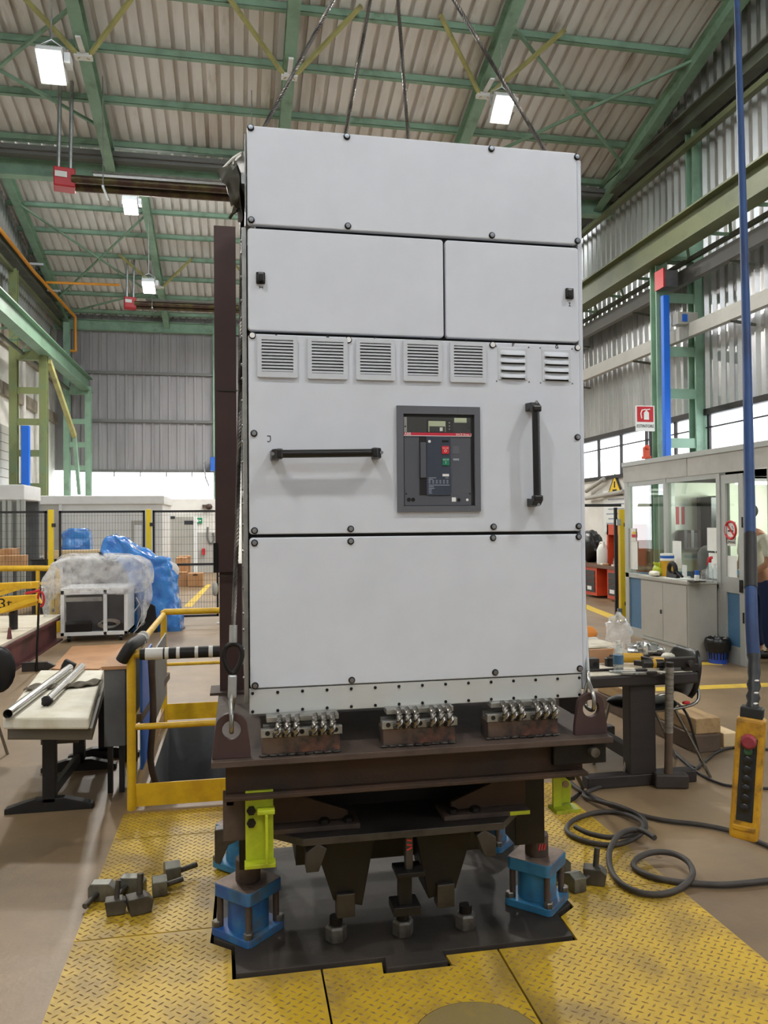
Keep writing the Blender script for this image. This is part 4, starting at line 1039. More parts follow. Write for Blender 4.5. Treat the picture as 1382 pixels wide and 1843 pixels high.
# heavy cables
def cable(name, pts, r, mat, label, zs=None, n=8):
    q = [at(px, py, z=(r+.002)+(zs[i] if zs else 0)) for i, (px,py) in enumerate(pts)]
    b = B(); b.tube(smooth_path(q, 7), r, n); return tag(b.build(name, mat, smooth=60), label, 'cable')
cable('power_cable', [(985,1352),(1008,1385),(1030,1412),(1060,1431),(1105,1450),(1150,1466),(1200,1477),(1260,1484),(1310,1494),(1345,1507),(1400,1530)], .013, 'cable_black', 'thick black cable running from under the platform toward the right edge')
cable('power_cable', [(1178,1508),(1160,1497),(1140,1493),(1115,1502),(1098,1528),(1098,1560),(1115,1588),(1150,1606),(1190,1609),(1225,1598),(1246,1575),(1238,1551),(1210,1536),(1175,1534),(1147,1545),(1141,1560),(1165,1575),(1205,1585),(1250,1590),(1310,1592),(1400,1583)], .014, 'cable_black', 'thick black cable looped in two rings across the plate edge',
      [.05,.05,.05,.045,.03,.0,0,0,0,0,.028,.03,.03,.03,.02,0,0,.0,0,0,0])
cable('power_cable', [(1090,1412),(1050,1432),(1110,1450),(1150,1467),(1162,1485),(1150,1503),(1110,1520),(1065,1517),(1028,1503),(1020,1490),(1034,1475),(1070,1463),(1110,1462),(1145,1473),(1158,1487),(1140,1500),(1100,1507),(1060,1500),(1035,1488)], .013, 'cable_black', 'thick black cable coiled in a double ring beside the table platform',
      [.0,.0,.035,.03,.02,.0,0,0,0,.0,.0,.0,.0,.028,.028,.028,.028,.028,.028])
cable('thin_cable', [(1019,1362),(1040,1400),(1048,1420),(1030,1438),(1000,1452)], .012, 'cable_thin', 'thin black cable hanging down behind the right bracket', [.5,.25,.0,0,0])
cable('thin_cable', [(1206,1262),(1222,1268),(1238,1290),(1250,1330),(1260,1366),(1256,1382),(1240,1375),(1218,1357),(1200,1340)], .009, 'cable_thin', 'thin black cable dropping from the chair seat to the floor', [.42,.42,.38,.2,.02,0,0,0,0])
cable('thin_cable', [(1217,1357),(1240,1378),(1262,1394),(1290,1408),(1320,1415),(1400,1420)], .009, 'cable_thin', 'thin black cable running right behind the yellow pendant')
cable('thin_cable', [(1245,1390),(1262,1376),(1285,1357),(1310,1347),(1340,1346),(1400,1350)], .009, 'cable_thin', 'thin black cable curving up to the right edge')

# crane pendant control
PY = 2.0
pd = thing('crane_pendant', 'worn yellow crane pendant control with red stop and black buttons', 'pendant control', at(1345,1508,y=PY))
c0 = at(1339,1508,y=PY); c1 = at(1353,1290,y=PY); ax = (c1-c0).normalized(); L_ = (c1-c0).length; sx = ax.cross(Vector((0,-1,0))).normalized()
if sx.x < 0: sx = -sx
sy = Vector((-.66,-.75,0)).normalized(); sy = (sy-ax*sy.dot(ax)).normalized(); sx = ax.cross(sy)*-1
if sx.x < 0: sx = -sx
def pv(u, v, d): return c0+sx*u+ax*v+sy*d
def pbox(name, u0, u1, v0, v1, d0, d1, mat, bev=.004, par=None):
    b = B(); b.add([pv(u,v,d) for d in(d0,d1) for u,v in((u0,v0),(u1,v0),(u1,v1),(u0,v1))], [(0,3,2,1),(4,5,6,7),(0,1,5,4),(1,2,6,5),(2,3,7,6),(3,0,4,7)])
    return b.build(name, mat, par or pd, bevel=bev, seg=3)
pbox('housing', -.038, .038, 0, L_, -.035, .03, 'pend_yellow', .012)
pbox('top_boot', -.03, .03, L_-.002, L_+.028, -.026, .022, 'pend_dark', .004)
pn = pbox('button_panel', -.022, .021, .055, L_-.055, .028, .033, 'pend_dark', .003)
pbox('lower_lip', -.03, .03, .028, .042, .026, .034, 'pend_yellow', .003)
def pbtn(name, v, r, h, mat):
    b = B(); b.lathe([(r,0),(r,h*.6),(r*.7,h)], pv(-.001,v,.032), 16, sy); b.build(name, mat, pd, smooth=50)
pbtn('stop_button', L_-.064, .021, .02, 'pend_red'); pbtn('start_button', L_-.092, .012, .008, 'pend_green')
for k in range(6): pbtn('direction_button', L_-.118-k*.0265, .0125, .007, 'black_plastic')
cpts = [pv(0,L_+.02,-.002), at(1357,1200,y=2.05), at(1352,1100,y=2.12), at(1349,900,y=2.35), at(1343,600,y=2.8), at(1335,300,y=3.3), at(1326,0,y=4.0), at(1318,-200,y=4.8)]
pth = smooth_path(cpts, 8); n_ = len(pth)
k1 = int(n_*.2)
b = B(); b.tube(pth[:k1+1], lambda t: .017+.003*math.sin(t*30), 10); b.build('taped_sleeve', 'pend_dark', pd, smooth=60)
b = B(); b.tube(pth[k1-1:], lambda t: .0185-.003*t, 10); cb_ = b.build('blue_cable', 'sleeve_blue', pd, smooth=60)
i2 = int(n_*.355); b = B(); b.tube([p for p in pth[i2-2:i2+3]], .0195, 10); b.build('tape_band', 'pad_black', pd, smooth=60)
for k in range(3):
    p = pth[2+k*2]; b = B(); b.sph(p+Vector((-.004,-.018,0)), .008, .004, .003, 8, 5); b.build('tape_scrap', 'tape_white', pd)

# ================================================================ LEFT SIDE
# yellow guard rail round the stairwell
gp = at(237,1457,z=0); GX, GY = gp.x, gp.y; GH = at(237,1172,y=GY).z; FY2 = 6.76
gr_ = thing('guard_rail', 'yellow tubular guard rail around the stairwell with padded top rail', 'guard rail', (GX,GY,0))
def post(x, y): b = B(); b.cyl((x,y,0),(x,y,GH), .026, 14); b.sph((x,y,GH), .026,.026,.018,12,6); b.build('post', 'rail_yellow', gr_, smooth=50)
for x, y in ((GX,GY),(GX,FY2),(1.0,FY2),(1.0,GY)): post(x,y)
def rl(nm, p, q, r=.022): b = B(); b.cyl(p, q, r, 12); b.build(nm, 'rail_yellow', gr_, smooth=50)
rl('top_rail', (GX,GY,GH-.02),(1.0,GY,GH-.02)); rl('mid_rail', (GX,GY,.475),(1.0,GY,.475), .018)
rl('top_rail', (GX,GY,GH-.02),(GX,FY2,GH-.02)); rl('mid_rail', (GX,GY,.475),(GX,FY2,.475), .014)
rl('top_rail', (GX,FY2,GH-.0),(1.0,FY2,GH-.0), .026); rl('mid_rail', (GX,FY2,.475),(1.0,FY2,.475), .014)
b = B(); b.box(GX+.02,1.0,GY-.004,GY+.004,.015,.145); b.build('toe_board', 'rail_yellow', gr_)
b = B(); b.box(GX+.02,1.0,FY2-.004,FY2+.004,.01,.145); b.build('toe_board', 'rail_yellow', gr_)
b = B(); b.box(GX-.004,GX+.004,GY,FY2,.01,.12); b.build('toe_board', 'timber', gr_)
b = B(); b.cyl((GX+.05,GY,GH-.02),(.4,GY,GH-.02), .034, 14); pad = b.build('rail_padding', 'pad_black', gr_, smooth=50)
for x, wd in ((GX+.08,.10),(GX+.19,.022),(GX+.255,.02),(GX+.36,.02),(GX+.44,.024),(GX+.53,.022)):
    b = B(); b.cyl((x,GY,GH-.02),(x+wd,GY,GH-.02), .0355, 14); b.build('tape_wrap', 'tape_white', pad, smooth=50)
b = B(); b.tube(smooth_path([(GX-.05,GY-.02,GH-.05),(GX-.0,GY+.0,GH+.03),(GX+.01,GY+.35,GH+.01),(GX,GY+.55,GH-.015)], 5), .036, 10); pd2 = b.build('corner_padding', 'pad_black', gr_, smooth=50)
for y in (GY+.3,GY+.4,GY+.52):
    b = B(); b.cyl((GX+.005,y,GH+.004),(GX+.005,y+.025,GH+.003), .041, 12); b.build('tape_wrap', 'tape_white', pd2, smooth=50)
b = B(); b.box(GX+.03,GX+.045,GY+.15,GY+.7,.18,.85); b.build('screen_board', 'blue_paint', gr_)
b = B(); b.box(GX+.05,GX+.06,GY+.75,GY+1.6,.32,.80); b.build('screen_board', 'box_grey', gr_)
b = B(); b.tube(smooth_path([(GX+.09,GY+.2,.85),(GX+.1,GY+.22,.5),(GX+.08,GY+.25,.2),(GX+.12,GY+.3,.0)], 5), .02, 8); b.build('hose', 'rust', gr_, smooth=60)
b = B(); b.bar((GX+.03,GY+.1,.5),(GX+.05,FY2-.2,.42), .03, .05); b.build('lower_strap', 'timber_dark', gr_)

# low bench table with foam top
tb = thing('workbench_table', 'low black table with white foam top left of the guard rail', 'table', (-1.1,5.1,0))
TZ = .585
q = [at(4,1292,z=TZ), at(160,1292,z=TZ), at(186,1206,z=TZ), at(72,1206,z=TZ)]
poly = [(p.x,p.y) for p in q]
b = B(); b.prism(poly, 'z', TZ-.065, TZ); b.build('foam_top', 'foam_white', tb, bevel=.012)
b = B(); b.prism([(x*.985,y+.03) for x,y in poly], 'z', TZ-.13, TZ-.066); b.build('apron', 'drawer_brown', tb)
fy = at(90,1458,z=0).y; lx = at(90,1458,z=0).x
for k, (yy, xx) in enumerate(((fy,lx),(fy+.75,lx+.02),(fy+1.0,lx+.14))):
    b = B(); b.box(xx-.036,xx+.036,yy-.03,yy+.03,.05,TZ-.12); b.build('leg', 'table_black', tb, bevel=.004)
    b = B(); b.prism([(xx-.24,.0),(xx+.24,.0),(xx+.24,.03),(xx+.08,.075),(xx-.08,.075),(xx-.24,.03)], 'y', yy-.03, yy+.03); b.build('foot', 'table_black', tb, bevel=.003)
b = B(); b.bar((lx,fy,.09),(lx+.02,fy+.75,.09), .03, .06); b.build('stretcher', 'table_black', tb)
b = B(); b.box(lx-.12,lx+.1,fy+.3,fy+.75,.30,TZ-.12); b.build('drawer', 'drawer_brown', tb)
# film skirt over the foam
b = B(); fr_ = poly[0]; f2 = poly[1]
b.grid(lambda u,v: (fr_[0]+(f2[0]-fr_[0])*u, fr_[1]-.012-.01*math.sin(u*20)*v, TZ-.005-.1*v*(.8+.3*math.sin(u*7))), 20, 5); b.build('film_skirt', 'film_thin', tb, smooth=70)
def steel_tube(a, c, r, label):
    A = at(*a, z=TZ+r); C_ = at(*c, z=TZ+r); t = thing('steel_tube', label, 'steel tube', A, 'steel tubes on the foam table'); d = (C_-A).normalized(); n = 20
    b = B(); x_ = d.orthogonal().normalized(); y_ = d.cross(x_); vs = []
    for e, rr in ((A,r),(C_,r),(C_,r*.9),(A,r*.9)): vs += [e+(x_*math.cos(k*2*math.pi/n)+y_*math.sin(k*2*math.pi/n))*rr for k in range(n)]
    b.add(vs, [(s*n+k, s*n+(k+1)%n, ((s+1)%4)*n+(k+1)%n, ((s+1)%4)*n+k) for s in range(4) for k in range(n)]); b.build('tube', 'tube_steel', t, smooth=40)
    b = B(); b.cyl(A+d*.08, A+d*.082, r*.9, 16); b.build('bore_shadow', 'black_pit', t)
steel_tube((14,1285),(125,1202), .027, 'longer bright steel tube on the foam table, open end overhanging')
steel_tube((85,1262),(147,1200), .027, 'shorter bright steel tube on the foam table, taped dark end')
p = at(85,1262,z=TZ+.027); b = B(); b.sph(p, .034,.03,.03,10,6, lambda d: 1+.15*math.sin(d.x*9+d.z*7)); tag(b.build('tape_plug', 'canvas_black', smooth=60), 'black crumpled tape plug in the end of the shorter tube', 'tape')
p = at(124,1197,z=TZ+.03); t = thing('angle_plug', 'dark angular plug behind the longer steel tube', 'tube plug', p)
b = B(); b.cbox(p, .09,.05,.06, Matrix.Rotation(.5,3,'Y')); b.build('block', 'canvas_black', t, bevel=.008)
b = B(); b.cbox(p+Vector((-.03,0,-.025)), .05,.05,.03); b.build('stub', 'canvas_black', t, bevel=.006)
def ragf(u, v):
    A = at(48,1238,z=TZ+.012); C_ = at(178,1228,z=TZ+.012); e = A.lerp(C_,u)+Vector((0,.16*(v-.5)*(1+.25*math.sin(u*9)),0))
    return e+Vector((0,.03*math.sin(u*8),.006*math.sin(u*31+v*6)+.004*math.sin(v*17)))
b = B(); b.grid(ragf, 40, 10); tag(b.build('rag', 'rag', smooth=70, solid=.006), 'frayed dark rag lying under the two steel tubes', 'rag')
# grey metal box beside the rail
p0 = at(187,1345,y=5.0); p1 = at(232,1200,y=5.0)
gb = thing('metal_cabinet', 'grey sheet metal box on legs between foam table and guard rail', 'metal box', (p0.x+.1,5.2,0))
b = B(); b.box(p0.x,p1.x-.02,5.0,5.75,p0.z,p1.z-.01); b.build('body', 'box_grey', gb, bevel=.006)
b = B(); b.box(p0.x-.01,p1.x-.01,4.99,5.76,p1.z-.012,p1.z+.008); b.build('lid', 'brown_board', gb)
for x in (p0.x+.03, p1.x-.05):
    for y in (5.05,5.68): b = B(); b.box(x-.015,x+.015,y-.015,y+.015,0,p0.z); b.build('leg', 'table_black', gb)
# black swivel chair at the edge
lp = at(6,1360,z=0)
ch = thing('swivel_chair', 'black chair cut by the left picture edge behind the foam table', 'chair', (lp.x-.15,lp.y,0))
cx_, cy_ = lp.x-.1, lp.y+.05
bc = at(2,1205,y=cy_); b = B(); b.sph((bc.x-.02,cy_,bc.z), .12,.03,.17,18,10); b.build('backrest', 'chair_black', ch, smooth=60)
b = B(); b.cyl((bc.x+.0,cy_+.02,bc.z-.1),(bc.x-.05,cy_-.03,.45), .014, 8); b.build('back_post', 'table_black', ch)
b = B(); b.sph((cx_-.1,cy_-.15,.45), .2,.2,.035,18,8); b.build('seat', 'chair_black', ch, smooth=60)
for dx, dy in ((.12,-.02),(-.3,-.02),(.1,-.34),(-.3,-.34)):
    b = B(); b.cyl((cx_-.1+(dx+.1)*.5,cy_-.15+(dy+.18)*.5,.43),(cx_+dx,cy_+dy,0), .011, 8); b.build('leg', 'chrome', ch, smooth=40)
# brown board on the floor
q = [at(92,1206,z=.0), at(178,1206,z=0), at(238,1160,z=0), at(130,1165,z=0)]
b = B(); b.prism([(p.x,p.y) for p in q], 'z', .001, .014); tag(b.build('fibre_board', 'brown_board'), 'flat brown fibreboard sheet lying on the floor before the wrapped unit', 'board')
# low platform with red steel edge beam
e0 = at(22,1212,z=0); e1 = at(113,1152,z=0); hz = .34
lpf = thing('low_platform', 'low white topped platform edged by a dark red steel beam', 'platform', (e0.x-1,e0.y+1,0))
d = (e1-e0); e_1 = e0-d*.6
n2 = Vector((-d.y,d.x,0)).normalized()
if n2.x > 0: n2 = -n2
b = B(); b.ibeam(e_1+n2*.1+Vector((0,0,hz/2)), e1+n2*.1+Vector((0,0,hz/2)), .2, hz, .03); b.build('edge_beam', 'red_beam', lpf)
pp = [e_1+n2*.02, e1+n2*.02, e1+n2*3, e_1+n2*3]; b = B(); b.prism([(p.x,p.y) for p in pp], 'z', hz, hz+.03); b.build('deck', 'platform_white', lpf)
pp = [e_1+n2*.3, e1+n2*.3-d.normalized()*.1, e1+n2*3, e_1+n2*3]; b = B(); b.prism([(p.x,p.y) for p in pp], 'z', .0, hz); b.build('infill', 'dark_steel', lpf)
for px, py in ((17,1150),):
    p = at(px,py,z=hz+.03); b = B(); b.lathe([(.03,0),(.012,.13)], p, 10); tag(b.build('guide_cone', 'red_beam', smooth=50), 'small red brown cone standing on the white platform edge', 'cone')
# pointed plate with rod
p = at(66,1208,z=0); t = thing('marker_plate', 'grey pointed steel plate with thin upright rod beside the red beam', 'steel plate', p)
b = B(); b.prism([(p.x-.16,0),(p.x+.11,0),(p.x+.2,.05),(p.x+.11,.1),(p.x-.16,.1)], 'y', p.y, p.y+.06); b.build('plate', 'steel_edge', t, bevel=.004)
b = B(); b.cyl((p.x,p.y-.02,0),(p.x+.03,p.y-.02,at(61,1085,y=p.y).z), .013, 8); b.build('rod', 'dark_steel', t)
# yellow lifting beam marked 3t
LY = 10.2
lbm = thing('lifting_beam', 'yellow lifting jib marked 3t with red shackle, at the left edge', 'lifting beam', (at(30,1090,y=LY).x,LY,hz+.03))
def quad(pts, y0, y1): return [(at(px,py,y=y0).x, at(px,py,y=y0).z) for px,py in pts]
b = B(); b.prism(quad(((-60,1052),(70,1046),(70,1058),(-60,1068)), LY+.25, 0), 'y', LY+.2, LY+.3); b.build('rear_arm', 'rail_yellow', lbm, bevel=.01)
b = B(); b.prism(quad(((-60,1083),(14,1073),(68,1070),(76,1086),(48,1093),(14,1102),(-60,1112)), LY, 0), 'y', LY-.05, LY+.05); fa = b.build('front_arm', 'rail_yellow', lbm, bevel=.008)
b = B(); b.bar(at(-60,1088,y=LY-.1), at(56,1051,y=LY-.1), .03, .05); b.bar(at(-60,1120,y=LY-.1), at(66,1077,y=LY-.1), .04, .06); b.build('stiffener', 'rail_yellow', lbm)
text('load_lettering', '3t', .17, at(9,1087,y=LY-.052)+Vector((0,0,0)), XR, ZU, 'hazard_black', fa, .001, 1.15)
p = at(72,1078,y=LY); b = B(); b.tube([p+Vector((.02+.035*math.cos(a),-.04,.09*math.sin(a))) for a in [2*math.pi*k/14 for k in range(14)]], .014, 8, True); b.build('red_shackle', 'heater_red', lbm, smooth=60)
b = B(); b.tube([at(46,1068,y=LY-.06), at(62,1065,y=LY-.08), at(72,1062,y=LY-.06)], .016, 8); b.build('red_pin', 'heater_red', lbm)
b = B(); b.tube([at(74,1061,y=LY)+Vector((.03*math.cos(a),0,.03*math.sin(a))) for a in [2*math.pi*k/12 for k in range(12)]], .006, 6, True); b.build('ring', 'chrome', lbm)
for x in (at(-40,1100,y=LY).x, at(20,1100,y=LY).x): b = B(); b.cyl((x,LY+.1,hz+.03),(x,LY+.1,at(20,1090,y=LY).z), .05, 10); b.build('stand', 'table_black', lbm)
b = B(); p = at(20,1108,y=LY-.03); b.lathe([(.03,0),(.012,-.14)], p+Vector((0,0,.02)), 10); b.build('lower_pin', 'dark_steel', lbm)
# yellow hoop rail behind
HY = 12.8; A = at(-60,1024,y=HY); C_ = at(104,1024,y=HY)
hr_ = thing('hoop_rail', 'yellow hoop barrier behind the lifting jib', 'barrier', (A.x,HY,0))
b = B(); b.tube(smooth_path([A, at(40,1023,y=HY), at(85,1023,y=HY), at(99,1026,y=HY), at(105,1038,y=HY), (C_.x,HY,.3), (C_.x,HY,0)], 6), .045, 12); b.build('hoop', 'rail_yellow', hr_, smooth=60)
x = at(68,1040,y=HY).x; b = B(); b.cyl((x,HY,0),(x,HY,A.z), .03, 10); b.build('post', 'rail_yellow', hr_)
b = B(); b.cyl((A.x,HY,.75),(C_.x,HY,.75), .025, 10); b.build('mid_rail', 'rail_yellow', hr_)

# equipment unit under clear film
u0 = at(112,1155,z=0); u1 = at(228,1155,z=0); UY = (u0.y+u1.y)/2; ux0, ux1 = u0.x, u1.x; uz1 = at(170,1062,y=UY).z
un = thing('equipment_unit', 'white framed equipment unit on castors covered in clear plastic film', 'equipment unit', ((ux0+ux1)/2,UY+.4,0))
FB = .09
def wf_(nm, *a): b = B(); b.box(*a); b.build(nm, 'white_frame', un, bevel=.004)
for x in (ux0,(ux0+ux1)/2+.12,ux1-.05): wf_('frame_upright', x,x+.05,UY,UY+.05,FB,uz1)
for x in (ux0,ux1-.05): wf_('frame_upright', x,x+.05,UY+.75,UY+.8,FB,uz1)
wf_('bottom_rail', ux0,ux1,UY,UY+.8,FB,FB+.05); wf_('top_rail', ux0,ux1,UY,UY+.05,uz1-.06,uz1); wf_('top_plate', ux0,ux1,UY,UY+.8,uz1,uz1+.03)
wf_('side_plate', ux1-.02,ux1,UY+.05,UY+.8,FB,uz1)
b = B(); b.box(ux0+.06,ux1-.06,UY+.08,UY+.76,FB+.06,uz1-.08); b.build('machine_body', 'unit_dark', un)
b = B(); b.box(ux0+.06,ux0+.55,UY+.03,UY+.08,uz1-.16,uz1-.10); b.build('crossbar', 'galv', un)
b = B(); b.box(ux0+.06,ux0+.4,UY+.02,UY+.09,FB+.05,FB+.2); b.build('black_box', 'black_plastic', un)
b = B()
for k in range(4): b.tube([(ux0+.62+.13*math.cos(a)+k*.015, UY+.06-.01*k, FB+.14+.05*math.sin(a)+k*.01) for a in [2*math.pi*i/18 for i in range(18)]], .008, 6, True)
b.build('hose_coil', 'galv', un, smooth=60)
for x in (ux0+.1,ux1-.1):
    for y in (UY+.08,UY+.7): b = B(); b.cyl((x-.02,y,.045),(x+.02,y,.045), .045, 14); b.build('castor', 'black_plastic', un)
# film as a draped surface: box-ish lump with pleats
uc = Vector(((ux0+ux1)/2+.0,UY+.4,0)); TOPZ = at(170,1003,y=UY).z
def film(d):
    return 1
b = B(); nu, nv = 56, 22; vs = []; fs = []
for j in range(nv+1):
    v = j/nv
    for i in range(nu):
        a = 2*math.pi*i/nu; ca, sa = math.cos(a), math.sin(a); sq = 1/max(abs(ca),abs(sa))**.75
        flare = .60+.03*math.sin(a*9+v*6)+.025*math.sin(a*17-v*11)
        top_ = min(1, v*4.2)**.6
        r_ = flare*top_*(1.0+.08*math.sin(3*a+4*v))
        if ca > .2 and sa < .2: r_ *= 1.0+.08*(1-v)
        x = uc.x+ca*sq*r_*.98+(.06 if ca > 0 else -.1*v if sa < 0 else 0); y = uc.y+sa*sq*r_*.72
        zlow = (uz1-.05) if (sa < -.3 and ca > -.75) else .17+.06*math.sin(a*5)
        z = TOPZ-.02*math.sin(a*4) - (TOPZ-zlow)*max(0,(v-.16)/.84)**1.05 - .10*v*(1+ca)*.6*(v < .5) + .03*math.sin(a*7+v*9)*(1-v)
        vs.append((x,y,z))
for j in range(nv):
    for i in range(nu): fs.append((j*nu+i, j*nu+(i+1)%nu, (j+1)*nu+(i+1)%nu, (j+1)*nu+i))
b.add(vs, fs); b.build('plastic_film', 'film_clear', un, smooth=80)
# thin film also hangs over the open front
b = B(); b.grid(lambda u,v: (ux0+.02+(ux1-ux0-.04)*u, UY-.03-.02*math.sin(u*14+v*5)-.02*v, uz1-.02-(uz1-.28)*v), 24, 10); b.build('front_film', 'film_thin', un, smooth=80)

# blue film wrapped machine
def crinkle(o, lv, st_, size):
    s = o.modifiers.new('sub', 'SUBSURF'); s.levels = lv; s.render_levels = lv; s.subdivision_type = 'SIMPLE' if lv > 2 else 'CATMULL_CLARK'
    tx = bpy.data.textures.new('creases', 'VORONOI'); tx.noise_scale = size; tx.distance_metric = 'DISTANCE'
    d = o.modifiers.new('creases', 'DISPLACE'); d.texture = tx; d.strength = st_; d.mid_level = .5; d.texture_coords = 'LOCAL'
    return o
w0 = at(250,1138,z=0); w1 = at(328,1140,z=0); WY = 12.45
bm = thing('wrapped_machine', 'machine with raised arm wrapped in shiny blue plastic film', 'wrapped machine', ((w0.x+w1.x)/2,WY+.3,0))
prof = [(150,1135),(182,998),(178,985),(188,966),(203,961),(218,968),(262,995),(302,1008),(312,1030),(322,1095),(330,1140)]
def bw(px, py): p = at(px, py, y=WY); return (p.x, max(0,p.z))
outl = [bw(*q) for q in ((232,1139),(240,1060),(222,1015),(207,992),(188,1003),(178,986),(188,966),(203,961),(219,968),(262,995),(300,1007),(311,1026),(318,1080),(330,1140))]
b = B(); n = len(outl); layers = 7; vs = []; fs = []
cxm = sum(p[0] for p in outl)/n; czm = sum(p[1] for p in outl)/n
for k in range(layers):
    t_ = k/(layers-1); s_ = math.sin(math.pi*(.12+.76*t_))**.5; 
    for i, (x,z) in enumerate(outl):
        j_ = .03*math.sin(i*2.1+k*1.7)
        zz = max(0, czm+(z-czm)*(.82+.2*s_)+j_*.6) if z > .05 else 0
        vs.append((cxm+(x-cxm)*(.80+.22*s_)+j_, WY-.05+t_*.6+.03*math.sin(i*1.3), zz))
for k in range(layers-1):
    for i in range(n): fs.append((k*n+i, (k+1)*n+i, (k+1)*n+(i+1)%n, k*n+(i+1)%n))
fs += [tuple(range(n)), tuple(range(layers*n-1,(layers-1)*n-1,-1))]
b.add(vs, fs); o = b.build('blue_film', 'film_blue', bm, smooth=180); crinkle(o, 3, .09, .22)
p = at(196,1005,y=WY+.1); b = B(); b.cbox((p.x+.02,WY+.2,p.z-.15), .35,.3,.5); b.build('machine_arm', 'rust', bm)
b = B(); b.prism([bw(255,1100),bw(262,1080),bw(280,1090),bw(285,1138),bw(248,1138)], 'y', WY-.12, WY-.06); b.build('dark_hose_bundle', 'canvas_black', bm)
b = B(); b.grid(lambda u,v: tuple(Vector((at(304,1018+u*45,y=WY).x+.10*v+.05*math.sin(u*9), WY+.1+.05*v, at(304,1010+u*70,y=WY).z-.05*v))), 8, 4); b.build('white_liner', 'tape_white', bm, smooth=80)
b = B(); b.tube(smooth_path([at(228,1122,y=WY-.15), at(258,1080,y=WY-.15), at(262,1110,y=WY-.15), at(240,1140,y=WY-.2)], 6), .008, 6); b.tube(smooth_path([at(245,1075,y=WY-.12), at(255,1100,y=WY-.16), at(246,1130,y=WY-.2)], 6), .007, 6); b.build('white_hose', 'tape_white', bm)

# safety mesh fence
def fence_panel(t, xa, xb, y, z0, z1, mid=None):
    fw = .035
    b = B(); b.box(xa,xb,y-.015,y+.015,z1-fw,z1); b.box(xa,xb,y-.015,y+.015,z0,z0+fw); b.box(xa,xa+fw,y-.015,y+.015,z0,z1); b.box(xb-fw,xb,y-.015,y+.015,z0,z1)
    if mid: b.box(xa,xb,y-.015,y+.015,mid-fw/2,mid+fw/2)
    pn = b.build('mesh_panel', 'mesh_black', t)
    b = B(); x = xa+.05
    while x < xb-.03: b.add([(x-.0016,y,z0),(x+.0016,y,z0),(x+.0016,y,z1),(x-.0016,y,z1)], [(0,1,2,3)]); x += .045
    z = z0+.12
    while z < z1-.03: b.add([(xa,y+.003,z-.0016),(xb,y+.003,z-.0016),(xb,y+.003,z+.0016),(xa,y+.003,z+.0016)], [(0,1,2,3)]); z += .12
    stuff(b.build('wire_mesh', 'mesh_black', pn, solid=.003))
NY = 13.2
fz = at(200,919,y=NY).z
def fpost(t, x, y, z, w=.075):
    b = B(); b.box(x-w/2,x+w/2,y-.04,y+.04,0,z); ps = b.build('post', 'post_yellow', t, bevel=.006)
    b = B(); b.box(x-.1,x+.1,y-.08,y+.08,0,.012); b.build('base_foot', 'galv', ps)
    for zz in (.3,z-.25):
        b = B(); b.cbox((x+.05,y-.045,zz), .06,.03,.06); b.build('clip', 'dark_frame', ps)
X92 = at(92,1000,y=NY).x; X268 = at(268,1000,y=NY).x; X398 = at(401,1000,y=NY).x
fn = thing('mesh_fence', 'black wire mesh safety fence with yellow posts across the left background', 'fence', (X92,NY,0), 'mesh fences')
for x in (X92,X268,X398): fpost(fn, x, NY, fz+.02 if x != X398 else 1.0)
fence_panel(fn, at(-30,1000,y=NY).x, X92-.06, NY, .12, fz)
fence_panel(fn, X92+.12, X268-.06, NY, .12, fz); fence_panel(fn, X268+.06, X398-.07, NY, .12, fz, at(330,1016,y=NY).z)
# right-hand fence piece
RY = 11.75; fx1 = at(1108,1000,y=RY).x; fzr = at(1085,907,y=RY).z
f2 = thing('mesh_fence', 'mesh fence end with yellow post beside the glazed office', 'fence', (fx1,RY,0), 'mesh fences')
b = B(); b.box(3.0,fx1+.1,RY-.015,RY+.015,fzr-.045,fzr); b.box(fx1-.02,fx1+.03,RY-.015,RY+.015,.03,fzr-.06); b.build('frame_bar', 'dark_frame', f2)
fpost(f2, at(1119,1000,y=RY).x, RY, at(1119,917,y=RY).z, .085)
for z in (at(1111,940,y=RY).z, at(1111,1100,y=RY).z): b = B(); b.cbox((fx1+.03,RY-.05,z), .07,.03,.1); b.build('clip', 'galv', f2)

# things behind the left fence
def cardboard(px0, px1, py0, py1, y, dep, label, flap=False):
    a = at(px0,py1,y=y); c = at(px1,py0,y=y); z0 = max(0,a.z)
    t = thing('cardboard_box', label, 'cardboard box', ((a.x+c.x)/2,y,z0), 'cardboard boxes')
    b = B(); b.box(a.x,c.x,y,y+dep,z0,c.z); b.build('carton', 'cardboard', t, bevel=.006)
    b = B(); b.box((a.x+c.x)/2-.03,(a.x+c.x)/2+.03,y-.002,y+dep,c.z-.08,c.z+.002); b.build('packing_tape', 'brown_board', t)
    if flap: b = B(); b.box((a.x+c.x)/2-.06,(a.x+c.x)/2+.06,y-.004,y,(z0+c.z)/2+.12,(z0+c.z)/2+.15); b.build('hand_hole', 'black_pit', t)
    return t
bz_ = at(120,1008,y=15.5).z
pk = thing('packing_crate', 'long dark crate behind the fence under pale planks', 'crate', at(110,1010,y=15.5)-Vector((0,0,bz_)))
b = B(); xa = at(57,1020,y=15.5).x; xb = at(215,1020,y=15.5).x; b.box(xa,xb,15.5,16.7,0,bz_); b.build('crate_body', 'unit_dark', pk)
for k in range(3): b = B(); b.box(xa-.02,xb+.02,15.48+k*.42,15.48+k*.42+.36,bz_,bz_+.02); b.build('lid_board', 'dark_steel', pk)
for k, (pa, pb_, yy) in enumerate(((78,178,15.55),(106,182,15.8))):
    z = bz_+.02+k*.0; a = at(pa,1000,y=yy).x; c = at(pb_,1000,y=yy).x
    b = B(); b.box(a,c,yy,yy+.16,z,z+.16); tag(b.build('pale_plank', 'pallet_wood', bevel=.008), ('front' if k == 0 else 'rear')+' pale wooden plank lying on the dark crate behind the fence', 'plank')
